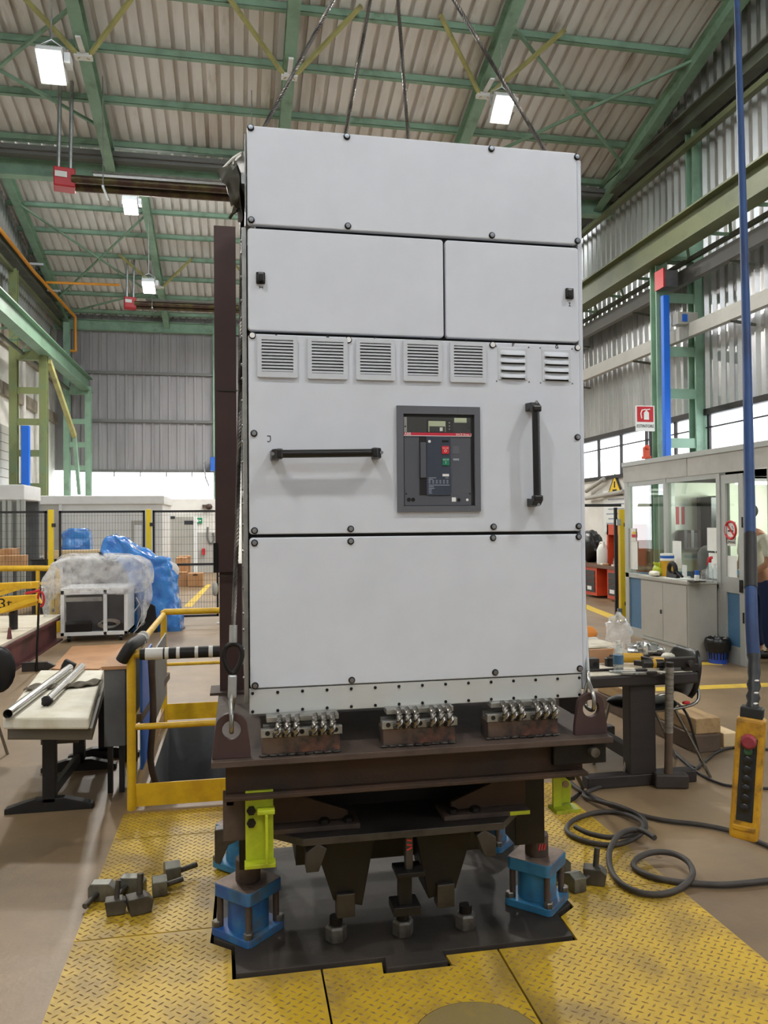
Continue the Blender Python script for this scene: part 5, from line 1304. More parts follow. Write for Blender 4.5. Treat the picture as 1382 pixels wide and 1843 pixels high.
a = at(108,990,y=16.05).x; c = at(160,990,y=16.05).x; z0 = bz_+.02; z1 = at(130,952,y=16.05).z
b = B(); b.sph(((a+c)/2,16.3,(z0+z1)/2), (c-a)/2*1.25,.3,(z1-z0)/2*1.25,22,14, lambda d: min(1/max(abs(d.x),abs(d.z),abs(d.y),.6),1.3)*.8*(1+.03*math.sin(d.x*21+d.z*13)))
crinkle(tag(b.build('wrapped_bundle', 'film_blue', smooth=180), 'blue film wrapped bundle sitting on the crate behind the fence', 'wrapped bundle'), 1, .07, .2)
cardboard(0,22,988,1012,15,.5,'cardboard box at the far left edge, upper of two'); 
cardboard(-20,40,1000,1022,14.6,.4,'wider cardboard box at the left edge under the smaller one')
# white machine housing and site cabin
mh = thing('machine_housing', 'white machine housing with glazed side at the far left', 'machine', at(20,1010,y=17)-Vector((0,0,0)))
xa = at(-60,900,y=17).x; xb = at(43,900,y=17).x; zt = at(20,872,y=17).z; zm = at(20,900,y=17).z
b = B(); b.box(xa,xb,17,18.4,zm,zt); b.build('hood', 'cabin_white', mh, bevel=.02)
for px in (-20,8,18,34,42): x = at(px,950,y=17).x; b = B(); b.box(x-.05,x+.02,17.02,17.1,0,zm); b.build('frame_post', 'cabin_frame', mh)
b = B(); b.box(xa,xb,17.06,17.07,1.1,zm); b.build('pane', 'glass', mh)
b = B(); b.box(xa,xb,18.2,18.3,0,zm); b.build('rear_panel', 'box_grey', mh)
CYb = 20.2; xa = at(44,900,y=CYb).x; xb = at(292,900,y=CYb).x; zt = at(170,892,y=CYb).z
sc2 = thing('site_cabin', 'low white site cabin with a big window behind the left fence', 'cabin', ((xa+xb)/2,CYb,0))
b = B(); b.box(xa,xb,CYb,CYb+2.4,0,zt-.22); b.build('wall_shell', 'cabin_white', sc2)
b = B(); b.box(xa-.05,xb+.05,CYb-.06,CYb+2.5,zt-.22,zt); b.build('roof_edge', 'cabin_white', sc2, bevel=.02)
wa = at(46,905,y=CYb).x; wb2 = at(112,905,y=CYb).x; wz0 = at(80,1005,y=CYb).z; wz1 = at(80,903,y=CYb).z
for bx_ in ((wa,wa+.07,wz0,wz1),(wb2-.07,wb2,wz0,wz1),(wa,wb2,wz0,wz0+.07),(wa,wb2,wz1-.07,wz1)):
    b = B(); b.box(bx_[0],bx_[1],CYb-.05,CYb,bx_[2],bx_[3]); b.build('window_bar', 'white_frame', sc2)
b = B(); b.box(wa,wb2,CYb-.02,CYb-.01,wz0,wz1); b.build('window_pane', 'cabin_grey', sc2)
b = B(); b.box(at(63,930,y=CYb).x-.15,at(63,930,y=CYb).x+.05,CYb-.03,CYb-.021,.9,wz1-.08); b.build('curtain_edge', 'box_grey', sc2)
dx0 = at(236,940,y=CYb).x; b = B(); b.box(dx0,dx0+.34,CYb-.03,CYb,.9,at(236,937,y=CYb).z); b.build('side_frame', 'cabin_grey', sc2); b = B(); b.box(dx0+.08,dx0+.26,CYb-.035,CYb-.03,1.0,at(236,945,y=CYb).z); b.build('side_panel', 'white_frame', sc2)
# partition at the rear with door, exit sign, conduit
PYb = 27.2; xa = at(296,900,y=PYb).x; xb = at(402,900,y=PYb).x; zt = at(340,898,y=PYb).z
b = B(); b.box(xa,xb,PYb,PYb+.1,0,zt); pt_ = struct(b.build('wall_partition', 'plaster'))
def pp_(nm, x0, x1, y0, y1, mat, d=.02): a = at(x0,y1,y=PYb); c = at(x1,y0,y=PYb); b = B(); b.box(a.x,c.x,PYb-d,PYb-.001,max(0,a.z),c.z); return b.build(nm, mat, pt_)
pp_('dado_panel', 297,350,958,1052,'cabin_grey'); pp_('dado_panel', 355,392,958,1040,'cabin_grey')
dd = pp_('door_1', 305,350,930,1052,'locker_grey',.05); pp_('door_jamb', 299,305,930,1050,'white_frame',.07); pp_('door_jamb', 349,355,930,1048,'white_frame',.07)
pp_('transom', 332,348,937,944,'unit_dark',.06); pp_('notice_plate', 306,315,929,934,'unit_dark',.06)
es_ = pp_('exit_sign', 353,364,932,942,'sign_green',.05); pp_('exit_figure', 355,357.5,935,940,'print_white',.053); pp_('exit_arrow', 359,362,936,938,'print_white',.053)
pp_('extinguisher', 364,369,987,998,'sign_red',.15)
p = at(374,975,y=PYb-.05); b = B(); b.tube(smooth_path([p+Vector((0,0,.5)), p+Vector((0,0,.1)), p+Vector((.1,0,-.05)), p+Vector((.2,0,.05)), p+Vector((.18,0,.3))], 5), .03, 8); b.build('conduit', 'grey_tray', pt_)
p = at(376,912,y=PYb-.1); b = B(); b.sph(p, .12,.1,.1,10,6); b.cbox(p+Vector((-.15,0,.02)), .14,.1,.1); tag(b.build('wall_siren', 'rust', smooth=50), 'small brown siren high on the rear partition', 'siren')
cardboard(316,336,1004,1032,21.6,.5,'cardboard box behind the fence, left of the pair', False); cardboard(338,365,1032,1056,21.0,.5,'cardboard box with hand hole standing on the floor behind the fence', True)
cardboard(314,336,1030,1062,21.2,.5,'tall cardboard box beside the one with a hand hole'); cardboard(320,342,1001,1048,22.4,.5,'cardboard box stacked on top at the rear of the pile'); 
p = at(387,1060,y=13.14); b = B(); b.sph(p, .05,.05,.12,12,8); tag(b.build('hanging_bag', 'locker_grey', smooth=50), 'grey bag hanging at the end of the fence by the brown column', 'bag')
p = at(381,835,y=28.6); t = thing('door_motor', 'blue and grey drive box at the rear door post', 'drive box', p)
b = B(); b.cbox(p+Vector((.1,.09,0)), .3,.32,.5); b.build('motor', 'blue_paint', t, bevel=.02)
b = B(); b.tube([p+Vector((-.15,0,.15)), p+Vector((-.28,0,.1)), p+Vector((-.22,0,-.5)), p+Vector((-.1,0,-.8))], .03, 8); b.build('conduit', 'galv', t)

# ================================================================ RIGHT SIDE: GLAZED OFFICE
OX = 5.60
def oy(px): return at(px, 1000, x=OX).y
YF = at(1128,835,x=OX).y            # far corner
ZF0 = at(1128,869,x=OX).z; ZF1 = at(1128,833,x=OX).z
of = thing('glazed_office', 'grey and blue glazed office booth along the right wall', 'office booth', (OX+1.3,8.5,0))
def ob(nm, x0, x1, y0, y1, z0, z1, mat, bev=0, par=None): b = B(); b.box(x0,x1,y0,y1,z0,z1); return b.build(nm, mat, par or of, bevel=bev)
Yj = oy(1388)                     # near jamb of the doorway
ys = [YF-.02, oy(1126), oy(1202), oy(1298), oy(1303), oy(1343), Yj]
mid_y = oy(1244)
ob('fascia', OX-.045, XRW-.1, mid_y+.006, YF+.03, ZF0, ZF1-.06, 'cabin_grey'); ob('fascia', OX-.045, XRW-.1, 5.0, mid_y-.006, ZF0, ZF1-.06, 'cabin_grey')
ob('roof_cap', OX-.06, XRW-.1, 5.0, YF+.05, ZF1-.06, ZF1, 'cabin_frame')
SZ = at(1160,1034,x=OX).z           # window sill height
for a, c in ((oy(1202)+.03, YF),(oy(1298)+.03, oy(1202)-.03)):
    ob('lower_panel', OX-.02, OX+.02, a, c, .12, SZ-.05, 'panel_blue'); ob('kick_rail', OX-.03, OX+.03, a-.03, c, 0, .12, 'cabin_frame')
    ob('sill', OX-.04, OX+.04, a-.03, c, SZ-.06, SZ, 'cabin_frame'); ob('head_rail', OX-.035, OX+.035, a-.03, c, ZF0-.06, ZF0, 'cabin_frame')
    ob('window_pane', OX-.004, OX+.004, a, c, SZ, ZF0-.06, 'glass')
for y, w_ in ((YF-.04,.05),(oy(1202),.03),(oy(1298.5),.035)):
    ob('mullion', OX-.04, OX+.04, y-w_, y+w_, 0, ZF0, 'cabin_frame')
# door leaf with glass above and blue panel below
dY0, dY1 = oy(1343), oy(1302); DZ = at(1320,1048,x=OX).z; DT = ZF0-.03
dr_ = ob('door_leaf', OX-.03, OX+.03, dY0, dY0+.09, 0, DT, 'cabin_frame', .004)
for (y0,y1,z0,z1) in ((dY1-.09,dY1,0,DT),(dY0+.09,dY1-.09,DT-.1,DT),(dY0+.09,dY1-.09,DZ-.12,DZ+.06),(dY0+.09,dY1-.09,0,.2)): ob('door_rail', OX-.03, OX+.03, y0, y1, z0, z1, 'cabin_frame', 0, dr_)
ob('door_glass', OX-.004, OX+.004, dY0+.09, dY1-.09, DZ+.06, DT-.1, 'glass', 0, dr_); ob('door_panel', OX-.015, OX+.015, dY0+.09, dY1-.09, .2, DZ-.12, 'panel_blue', 0, dr_)
ob('door_lock', OX-.045, OX-.03, dY0+.02, dY0+.07, DZ-.1, DZ+.04, 'black_plastic', 0, dr_)
for z in (at(1340,940,x=OX).z, at(1341,1112,x=OX).z): ob('door_hinge', OX-.04, OX-.03, dY0+.005, dY0+.025, z-.06, z+.06, 'black_plastic', 0, dr_)
ob('door_jamb', OX-.04, OX+.04, Yj-.1, Yj, 0, ZF0, 'cabin_frame'); ob('lower_panel', OX-.02, OX+.02, 5.0, Yj-.1, 0, SZ, 'panel_blue'); ob('window_pane', OX-.004, OX+.004, 5.0, Yj-.1, SZ, ZF0, 'glass')
# far end wall (glazed), back wall, ceiling, floor of the booth
ob('end_panel', OX, XRW-.1, YF-.04, YF, 0, SZ, 'panel_blue'); ob('end_pane', OX, 6.3, YF-.02, YF-.01, SZ, ZF0, 'glass'); ob('end_wall', 6.3, XRW-.1, YF-.03, YF-.005, SZ, ZF0, 'office_wall')
ob('end_post', 6.27, 6.33, YF-.05, YF, 0, ZF0, 'cabin_frame')
ob('back_wall', XRW-.12, XRW-.08, 5.0, YF, 0, ZF0, 'office_wall'); ob('office_ceiling', OX, XRW-.1, 5.0, YF, ZF0+.0, ZF0+.03, 'office_wall'); ob('near_wall', OX, XRW-.1, 5.0, 5.05, 0, ZF0, 'office_wall')
# fluorescent fittings inside
for yy in (7.6, 9.4):
    t = thing('fluorescent_light', 'lit fluorescent tube under the office ceiling, '+('nearer the doorway' if yy < 8 else 'nearer the far window'), 'ceiling light', (7.2,yy,ZF0-.1), 'office ceiling lights')
    b = B(); b.box(6.6,7.8,yy-.09,yy+.09,ZF0-.04,ZF0-.002); b.build('tray', 'white_frame', t)
    b = B(); b.box(6.63,7.77,yy-.07,yy+.07,ZF0-.075,ZF0-.04); b.build('tube', 'tube_glow', t)
    l = bpy.data.lights.new('tube_light', 'POINT'); l.shadow_soft_size = .12; l.energy = 50; l.color = (.97,1,.93)
    o = bpy.data.objects.new('tube_light', l); COL.objects.link(o); put(o, Vector((7.2,yy,ZF0-.24)), t)
# office contents
t = thing('office_desk', 'dark desk with pale top inside the office doorway', 'desk', (6.9,8.3,0))
b = B(); b.box(6.35,7.9,7.2,7.9,.72,.76); b.build('desk_top', 'office_wall', t); b = B(); b.box(6.38,7.85,7.25,7.85,0,.72); b.build('desk_body', 'chair_black', t)
t = thing('tall_locker', 'tall dark locker with pale side against the office end wall', 'locker', (6.82,YF-.2,0)); b = B(); b.box(6.68,6.86,YF-.4,YF-.05,0,1.98); b.build('carcass', 'unit_dark', t, bevel=.01); b = B(); b.box(6.86,6.92,YF-.42,YF-.05,0,2.0); b.build('side_board', 'office_wall', t)
t = thing('wall_shelf', 'dark wall shelf with folders seen through the office window', 'shelf', (6.48,YF-.15,1.22)); b = B(); b.box(6.36,6.64,YF-.25,YF-.03,1.22,1.25); b.build('board', 'unit_dark', t)
for k in range(5): b = B(); b.box(6.37+k*.054,6.418+k*.054,YF-.22,YF-.04,1.25,1.5-.04*(k%2)); b.build('folder', ('unit_dark','black_plastic','box_grey')[k%3], t)
t = thing('office_chair', 'dark office chair behind the sill seen through the glass', 'chair', (6.1,9.3,0))
b = B(); b.sph((6.02,9.2,1.06), .06,.24,.26,14,10); b.build('backrest', 'unit_dark', t, smooth=60)
b = B(); b.sph((6.27,9.2,.5), .25,.25,.06,14,8); b.build('seat', 'unit_dark', t, smooth=60)
b = B(); b.cyl((6.27,9.2,.0),(6.27,9.2,.48), .04, 10); b.cyl((6.06,9.2,.5),(6.02,9.2,.9), .03, 8); b.build('stem', 'black_plastic', t)
b = B(); b.prism([(6.27+.3*math.cos(a),9.2+.3*math.sin(a)) for a in [2*math.pi*k/5 for k in range(5)]], 'z', .0, .05); b.build('star_base', 'black_plastic', t)
p = at(1225,928,y=YF-.05); b = B(); b.box(p.x-.13,p.x+.13,YF-.036,YF-.031,p.z-.2,p.z+.2); w_ = tag(b.build('wall_notice', 'paper'), 'white notice with red print on the office end wall', 'notice')
b = B(); b.box(p.x-.07,p.x-.02,YF-.04,YF-.036,p.z-.13,p.z+.13); b.box(p.x+.02,p.x+.07,YF-.04,YF-.036,p.z-.13,p.z+.13); b.build('red_print', 'sign_red', w_)
# person in white shirt in the doorway
def skin(name, verts, edges, mat, parent, sub=2, root=0):
    me = bpy.data.meshes.new(name); me.from_pydata([v[:3] for v in verts], edges, []); o = bpy.data.objects.new(name, me); COL.objects.link(o)
    o.parent = parent; o.location = (0,0,0); WORLD[o.name] = loc_of(parent).copy()
    md = o.modifiers.new('skin','SKIN'); sk = me.skin_vertices[0].data
    for i, v in enumerate(verts): sk[i].radius = (v[3], v[4] if len(v) > 4 else v[3]); sk[i].use_root = (i == root)
    md.use_smooth_shade = True
    s = o.modifiers.new('sub','SUBSURF'); s.levels = sub; s.render_levels = sub
    me.materials.append(MATS[mat]); return o
pc = at(1374,1090,y=8.35); PX_, PY_ = pc.x, 8.35
pe = thing('person', 'person in white short sleeved shirt and dark blue trousers standing inside the office doorway', 'person', (PX_,PY_,0))
# facing -x (towards the aisle), bowing forward over the desk
body = [(0,0,.95,.13,.16),(-.02,0,1.12,.12,.16),(-.07,0,1.32,.125,.18),(-.11,0,1.44,.09,.15),(-.15,0,1.53,.055),(-.18,0,1.60,.06),(-.205,0,1.68,.085,.075),(-.20,0,1.76,.08,.07),
        (-.11,-.18,1.42,.06),(-.10,-.235,1.26,.05),(-.12,-.245,1.13,.04),(-.24,-.20,1.04,.036),(-.36,-.14,1.0,.03),(-.41,-.13,.985,.026),
        (-.11,.18,1.42,.06),(-.10,.235,1.26,.05),(-.12,.245,1.13,.04),(-.24,.20,1.04,.036),(-.36,.14,1.0,.03),(-.41,.13,.985,.026),
        (0,-.095,.86,.10),(-.02,-.10,.5,.065),(.01,-.10,.12,.045),(.0,-.10,.06,.045),(-.13,-.10,.04,.035),
        (0,.095,.86,.10),(-.02,.10,.5,.065),(.01,.10,.12,.045),(.0,.10,.06,.045),(-.13,.10,.04,.035)]
ed = [(0,1),(1,2),(2,3),(3,4),(4,5),(5,6),(6,7),(3,8),(8,9),(9,10),(10,11),(11,12),(12,13),(3,14),(14,15),(15,16),(16,17),(17,18),(18,19),(0,20),(20,21),(21,22),(22,23),(23,24),(0,25),(25,26),(26,27),(27,28),(28,29)]
skin('body', body, ed, 'skin', pe)
sh = [(0,0,.98,.145,.18),(-.02,0,1.12,.135,.175),(-.07,0,1.32,.14,.195),(-.11,0,1.44,.10,.16),(-.14,0,1.50,.065),(-.11,-.19,1.42,.075),(-.10,-.24,1.27,.068),(-.105,-.245,1.19,.066),(-.11,.19,1.42,.075),(-.10,.24,1.27,.068),(-.105,.245,1.19,.066)]
skin('shirt', sh, [(0,1),(1,2),(2,3),(3,4),(3,5),(5,6),(6,7),(3,8),(8,9),(9,10)], 'tee_white', pe)
tr = [(0,0,.98,.14,.175),(0,0,.90,.14,.17),(0,-.10,.82,.112),(-.02,-.105,.5,.085),(.01,-.105,.1,.07),(0,.10,.82,.112),(-.02,.105,.5,.085),(.01,.105,.1,.07)]
skin('trousers', tr, [(0,1),(1,2),(2,3),(3,4),(1,5),(5,6),(6,7)], 'jeans', pe)
O_ = Vector((PX_,PY_,0))
b = B(); b.sph(O_+Vector((-.185,0,1.75)), .115,.098,.10,16,10, lambda d: 1 if d.z > -.1 or d.x > .2 else .75); b.build('hair', 'hair_dark', pe, smooth=60)
b = B(); b.sph(O_+Vector((-.30,0,1.70)), .018,.014,.02,8,6); b.build('nose', 'skin', pe, smooth=60)
for s in (-1,1):
    b = B(); b.sph(O_+Vector((-.285,s*.03,1.725)), .008,.012,.008,8,6); b.build('eye', 'hair_dark', pe, smooth=60)
    b = B(); b.sph(O_+Vector((-.195,s*.085,1.70)), .018,.01,.03,8,6); b.build('ear', 'skin', pe, smooth=60)
    b = B(); b.sph(O_+Vector((-.05,s*.10,.045)), .13,.05,.045,12,8); b.build('shoe', 'shoe_dark', pe, smooth=60)
    for k in range(4):
        y0_ = s*(.105+k*.018); b = B(); b.tube(smooth_path([O_+Vector((-.415,y0_,.99)), O_+Vector((-.455-.006*(k in(1,2)),y0_,.98)), O_+Vector((-.48-.01*(k in(1,2)),y0_,.955)), O_+Vector((-.475,y0_,.93))], 3), .0085, 8); b.build('finger', 'skin', pe, smooth=60)
    b = B(); b.tube([O_+Vector((-.40,s*.10,.985)), O_+Vector((-.425,s*.075,.97)), O_+Vector((-.45,s*.068,.955))], .0095, 8); b.build('thumb', 'skin', pe, smooth=60)
# papers stuck to the glass
def sheet(px0, px1, py0, py1, mat, label, par=None, dx=.012):
    a = at(px0,py1,x=OX-dx); c = at(px1,py0,x=OX-dx); b = B(); b.box(OX-dx-.002,OX-dx,min(a.y,c.y),max(a.y,c.y),min(a.z,c.z),max(a.z,c.z)); o = b.build('paper_notice', mat, par)
    if not par: tag(o, label, 'notice', 'papers on the office glass')
    return o
s1 = sheet(1128,1144,951,973,'paper','upper paper with red and yellow print on the first office window'); sheet(1137,1144,962,967,'sign_red','',s1,.016); sheet(1138,1144,957,961,'sign_yellow','',s1,.016)
sheet(1129,1147,975,1023,'paper','long paper below the printed one on the first office window'); sheet(1211,1226,974,1022,'paper','narrow paper low on the second office window')
sheet(1273,1293,950,991,'paper','paper high at the right of the second office window'); sheet(1276,1293,996,1040,'paper','paper low at the right of the second office window'); sheet(1306,1326,1001,1043,'paper','plain paper on the door glass below the smoking sign')
ns = sheet(1305,1324,939,982,'plastic_white','No smoking sign'); ns['label'] = 'no smoking sign with red ring on the office door'; ns['category'] = 'sign'; WORLD['no_smoking_sign'] = loc_of(ns); ns.name = 'no_smoking_sign'; del ns['group']
p = at(1314.5,954,x=OX-.02); b = B(); rr = .10
b.tube([p+Vector((0,rr*math.cos(a),rr*math.sin(a))) for a in [2*math.pi*k/28 for k in range(28)]], .013, 6, True); b.bar(p+Vector((0,rr*.7,rr*.7)), p+Vector((0,-rr*.7,-rr*.7)), .004, .022, (0,1,-1)); b.build('red_ring', 'sign_red', ns)
b = B(); b.bar(p+Vector((.004,.055,-.01)), p+Vector((.004,-.045,-.01)), .003, .018); b.bar(p+Vector((.004,-.05,.01)), p+Vector((.004,-.02,.05)), .003, .006, (0,1,0)); b.build('cigarette', 'ink', ns)
text('sign_lettering', 'VIETATO', .05, at(1314.5,969,x=OX-.0165), (0,-1,0), ZU, 'ink', ns, .0005); text('sign_lettering', 'FUMARE', .05, at(1314.5,976,x=OX-.0165), (0,-1,0), ZU, 'ink', ns, .0005)

# grey low locker against the office, with clutter on top
kx = at(1239,1190,z=0).x; ky0 = at(1239,1190,z=0).y; ky1 = at(1153,1148,x=kx).y; kz = .93
kb = thing('low_locker', 'grey two door steel locker in front of the office window', 'locker', ((kx+OX)/2,(ky0+ky1)/2,0))
b = B(); b.box(kx+.012,OX-.05,ky0+.002,ky1,.0,kz-.04); b.build('carcass', 'locker_grey', kb)
b = B(); b.box(kx-.012,OX-.05,ky0-.01,ky1+.01,kz-.04,kz); b.build('top', 'locker_grey', kb, bevel=.004)
b = B(); b.box(kx-.008,kx+.012,ky0,ky1,.12,.15); b.build('base_rail', 'cabin_frame', kb)
ym = (ky0+ky1)/2
for k, (a, c) in enumerate(((ky0+.03,ym-.003),(ym+.003,ky1-.03))):
    b = B(); b.box(kx,kx+.012,a,c,.16,kz-.06); d_ = b.build('door', 'locker_grey', kb, bevel=.003)
    if k: b = B(); b.box(kx-.01,kx,ym+.03,ym+.05,at(1194,1101,x=kx).z-.03,at(1194,1101,x=kx).z+.02); b.build('lock', 'black_plastic', d_)
def top(px, py): return at(px, py, z=kz)
KX = kx+.16
def kp(px, x=None): x = x or KX; return Vector((x, at(px,1040,x=x).y, kz))
p = kp(1201, kx+.26); t = thing('bucket', 'yellow labelled bucket with white lid on the locker', 'bucket', p)
b = B(); b.lathe([(.075,0),(.085,.2)], p, 22); b.build('pail', 'tool_yellow', t, smooth=40); b = B(); b.lathe([(.088,.2),(.088,.215),(.085,.22),(.085,.29)], p, 22); b.build('lid', 'plastic_white', t, smooth=40); b = B(); b.lathe([(.0855,.23),(.0865,.232),(.0865,.262),(.0855,.264)], p, 22); b.build('lid_band', 'blue_paint', t)
p = kp(1210, kx+.12); t = thing('tape_dispenser', 'black tape dispenser with roll of brown tape on the locker', 'tape dispenser', p)
b = B(); b.tube([p+Vector((0,.075*math.cos(a),.11+.075*math.sin(a))) for a in [2*math.pi*k/20 for k in range(20)]], .028, 8, True); b.build('tape_roll', 'canvas_black', t, smooth=60)
b = B(); b.prism([(p.y+.1,p.z),(p.y-.12,p.z),(p.y-.14,p.z+.05),(p.y,p.z+.06),(p.y+.08,p.z+.1)], 'x', p.x-.03, p.x+.03); b.build('frame', 'black_plastic', t, bevel=.005)
b = B(); b.bar(p+Vector((0,-.07,.1)), p+Vector((0,-.22,.03)), .03, .02); b.build('handle', 'black_plastic', t)
p = kp(1186, kx+.2); t = thing('work_gloves', 'pair of yellow green work gloves heaped beside the bucket', 'gloves', p)
b = B(); b.sph(p+Vector((0,0,.07)), .07,.10,.075,16,10, lambda d: 1+.12*math.sin(d.y*9+d.z*8)); b.build('glove', 'fluo', t, smooth=60)
for k in range(4): b = B(); b.tube([p+Vector((-.02,-.06+k*.035,.10)), p+Vector((-.03,-.07+k*.04,.15)), p+Vector((-.04,-.07+k*.045,.17))], .014, 8); b.build('finger', 'fluo', t, smooth=60)
p = kp(1178, kx+.08); b = B(); b.sph(p+Vector((0,0,.035)), .05,.1,.035,16,8, lambda d: 1+.2*math.sin(d.y*11+d.x*7)); tag(b.build('rag_heap', 'foam_white', smooth=60), 'small crumpled cloth at the far end of the locker top', 'cloth')
p = kp(1222, kx+.12); q = kp(1236, kx+.2); b = B(); b.cbox(Vector((kx+.14,(p.y+q.y)/2+.1,kz+.004)), .2,.32,.006); tag(b.build('paper_sheet', 'paper'), 'white paper sheet lying on the locker top', 'paper')
p = kp(1254, kx+.1); t = thing('glue_bottle', 'small white bottle with blue cap on the locker', 'bottle', p); b = B(); b.lathe([(.028,0),(.03,.01),(.03,.07),(.014,.085)], p, 16); b.build('flask', 'plastic_white', t, smooth=40); b = B(); b.lathe([(.026,.078),(.024,.13)], p, 14); b.build('cap', 'blue_paint', t, smooth=40)
b = B(); b.cbox(p+Vector((-.02,-.02,.006)), .14,.16,.012); tag(b.build('black_tray', 'black_plastic', bevel=.004), 'thin black tray under the blue capped bottle', 'tray')
p = kp(1277, kx+.14); t = thing('spray_bottle', 'clear spray bottle with red trigger at the near end of the locker', 'spray bottle', p); b = B(); b.lathe([(.04,0),(.045,.02),(.042,.14),(.018,.2),(.015,.23)], p, 18); b.build('flask', 'bottle_clear', t, smooth=40)
b = B(); b.cbox(p+Vector((0,0,.25)), .03,.04,.04); b.bar(p+Vector((0,.02,.27)), p+Vector((0,-.05,.29)), .025, .03); b.bar(p+Vector((0,.03,.25)), p+Vector((0,.05,.20)), .012, .012); b.build('trigger_head', 'sign_red', t, bevel=.004)
p = kp(1287, kx+.2); t = thing('clear_bottle', 'clear plastic bottle next to the spray bottle', 'bottle', p); b = B(); b.lathe([(.036,0),(.036,.13),(.014,.18),(.014,.2)], p, 16); b.build('flask', 'bottle_clear', t, smooth=40); b = B(); b.lathe([(.016,.2),(.016,.22)], p, 12); b.build('cap', 'plastic_white', t)
p = kp(1270, kx+.22); b = B(); b.sph(p+Vector((0,0,.07)), .05,.07,.07,14,8, lambda d: 1+.15*math.sin(d.z*9+d.y*6)); tag(b.build('film_ball', 'film_thin', smooth=60), 'crumpled clear film behind the spray bottle', 'film')
p = kp(1232, kx+.28); t = thing('paper_holder', 'upright white card holder behind the paper sheet', 'card holder', p); b = B(); b.cbox(p+Vector((0,0,.08)), .01,.09,.16); b.build('card', 'paper', t); b = B(); b.cbox(p+Vector((.02,0,.01)), .06,.1,.02); b.build('base', 'plastic_white', t)
# waste bin with black liner
p = at(1292,1193,z=0); t = thing('waste_bin', 'blue plastic waste bin with black bag liner by the office door', 'waste bin', p)
b = B(); b.lathe([(.1,0),(.118,.23)], p, 24); b.build('basket', 'bin_blue', t, smooth=40)
for k in range(10):
    a = R(180+k*18); b = B(); b.bar(p+Vector((.105*math.cos(a),.105*math.sin(a),.05)), p+Vector((.116*math.cos(a),.116*math.sin(a),.14)), .014, .005, (math.cos(a),math.sin(a),0)); b.build('slot', 'black_plastic', t)
b = B(); b.lathe([(.122,.13),(.128,.17),(.136,.24),(.13,.28),(.112,.29),(.09,.26),(.085,.2)], p, 30)
b.v = [v+Vector((math.sin(i*1.9)*.008, math.cos(i*2.7)*.008, math.sin(i*3.3)*.01)) for i, v in enumerate(b.v)]; b.build('bag_liner', 'bag_black', t, smooth=70)

# extinguisher sign, hazard triangle, wall notice, call lamp
p = at(1161,753,y=12.6); sw = (at(1178,753,y=12.6).x-at(1144,753,y=12.6).x)/2; sh_ = (at(1161,730,y=12.6).z-at(1161,776,y=12.6).z)/2
sg = thing('extinguisher_sign', 'white and red fire extinguisher sign reading ESTINTORE by the green column', 'sign', p-Vector((0,0,sh_)))
b = B(); b.box(p.x-sw,p.x+sw,12.6,12.61,p.z-sh_,p.z+sh_); b.build('plate', 'plastic_white', sg)
zc = p.z+sh_*.30; b = B(); b.box(p.x-sw*.86,p.x+sw*.86,12.595,12.6,zc-sh_*.58,zc+sh_*.62); b.build('red_field', 'sign_red', sg)
k_ = sw*.5; b = B(); b.prism([(p.x-k_*.3,zc-k_*1.0),(p.x+k_*.75,zc-k_*1.0),(p.x+k_*.75,zc+k_*.35),(p.x+k_*.45,zc+k_*.65),(p.x,zc+k_*.65),(p.x-k_*.3,zc+k_*.35)], 'y', 12.59, 12.595); b.box(p.x+k_*.1,p.x+k_*.35,12.59,12.595,zc+k_*.65,zc+k_*.95)
b.tube([(p.x+k_*.1,12.592,zc+k_*1.0),(p.x-k_*.7,12.592,zc+k_*.85),(p.x-k_*.95,12.592,zc+k_*.2),(p.x-k_*.8,12.592,zc-k_*.75)], .01, 6); b.bar((p.x+k_*.2,12.592,zc+k_*.92),(p.x+k_*1.0,12.592,zc+k_*1.05), .004, .018); b.build('extinguisher_symbol', 'plastic_white', sg)
text('sign_lettering', 'ESTINTORE', sh_*.36, (p.x,12.594,p.z-sh_*.62), XR, ZU, 'hazard_black', sg, .001, .80)
b = B(); b.box(p.x+.1,p.x+.14,12.62,12.66,0,p.z); b.build('stand_pole', 'dark_frame', sg)
p = at(1163,813,y=12.55); b = B(); b.cbox(p, .10,.08,.17); b.sph(p+Vector((0,-.02,.07)), .05,.05,.05,10,6); b.cbox(p+Vector((0,0,-.1)), .14,.1,.05); tag(b.build('warning_beacon', 'orange_bench', bevel=.01), 'orange warning beacon under the extinguisher sign', 'beacon')
px_ = XRW-.03; c = at(1107,876,x=px_); t = thing('hazard_sign', 'yellow triangular hazard sign on the right wall', 'sign', c); s = .38
b = B(); b.prism([(c.y-s,c.z-s*.55),(c.y+s,c.z-s*.55),(c.y,c.z+s*.8)], 'x', px_-.01, px_); b.build('border', 'hazard_black', t)
b = B(); b.prism([(c.y-s*.8,c.z-s*.45),(c.y+s*.8,c.z-s*.45),(c.y,c.z+s*.6)], 'x', px_-.015, px_-.01); b.build('field', 'sign_yellow', t)
b = B(); b.box(px_-.018,px_-.015,c.y-.03,c.y+.03,c.z-.02,c.z+.12); b.box(px_-.018,px_-.015,c.y-.1,c.y+.1,c.z-.16,c.z-.06); b.build('symbol', 'hazard_black', t)
c = at(1103,930,x=px_); b = B(); b.box(px_-.01,px_,c.y-.7,c.y+.45,c.z-.35,c.z+.6); nb = tag(b.build('notice_board', 'paper'), 'pale notice board on the right wall above the orange bench', 'notice board')
for k in range(6): b = B(); b.box(px_-.013,px_-.01,c.y-.55,c.y+.2+.1*(k%2),c.z+.38-k*.11,c.z+.41-k*.11); b.build('print_line', 'print_grey', nb)
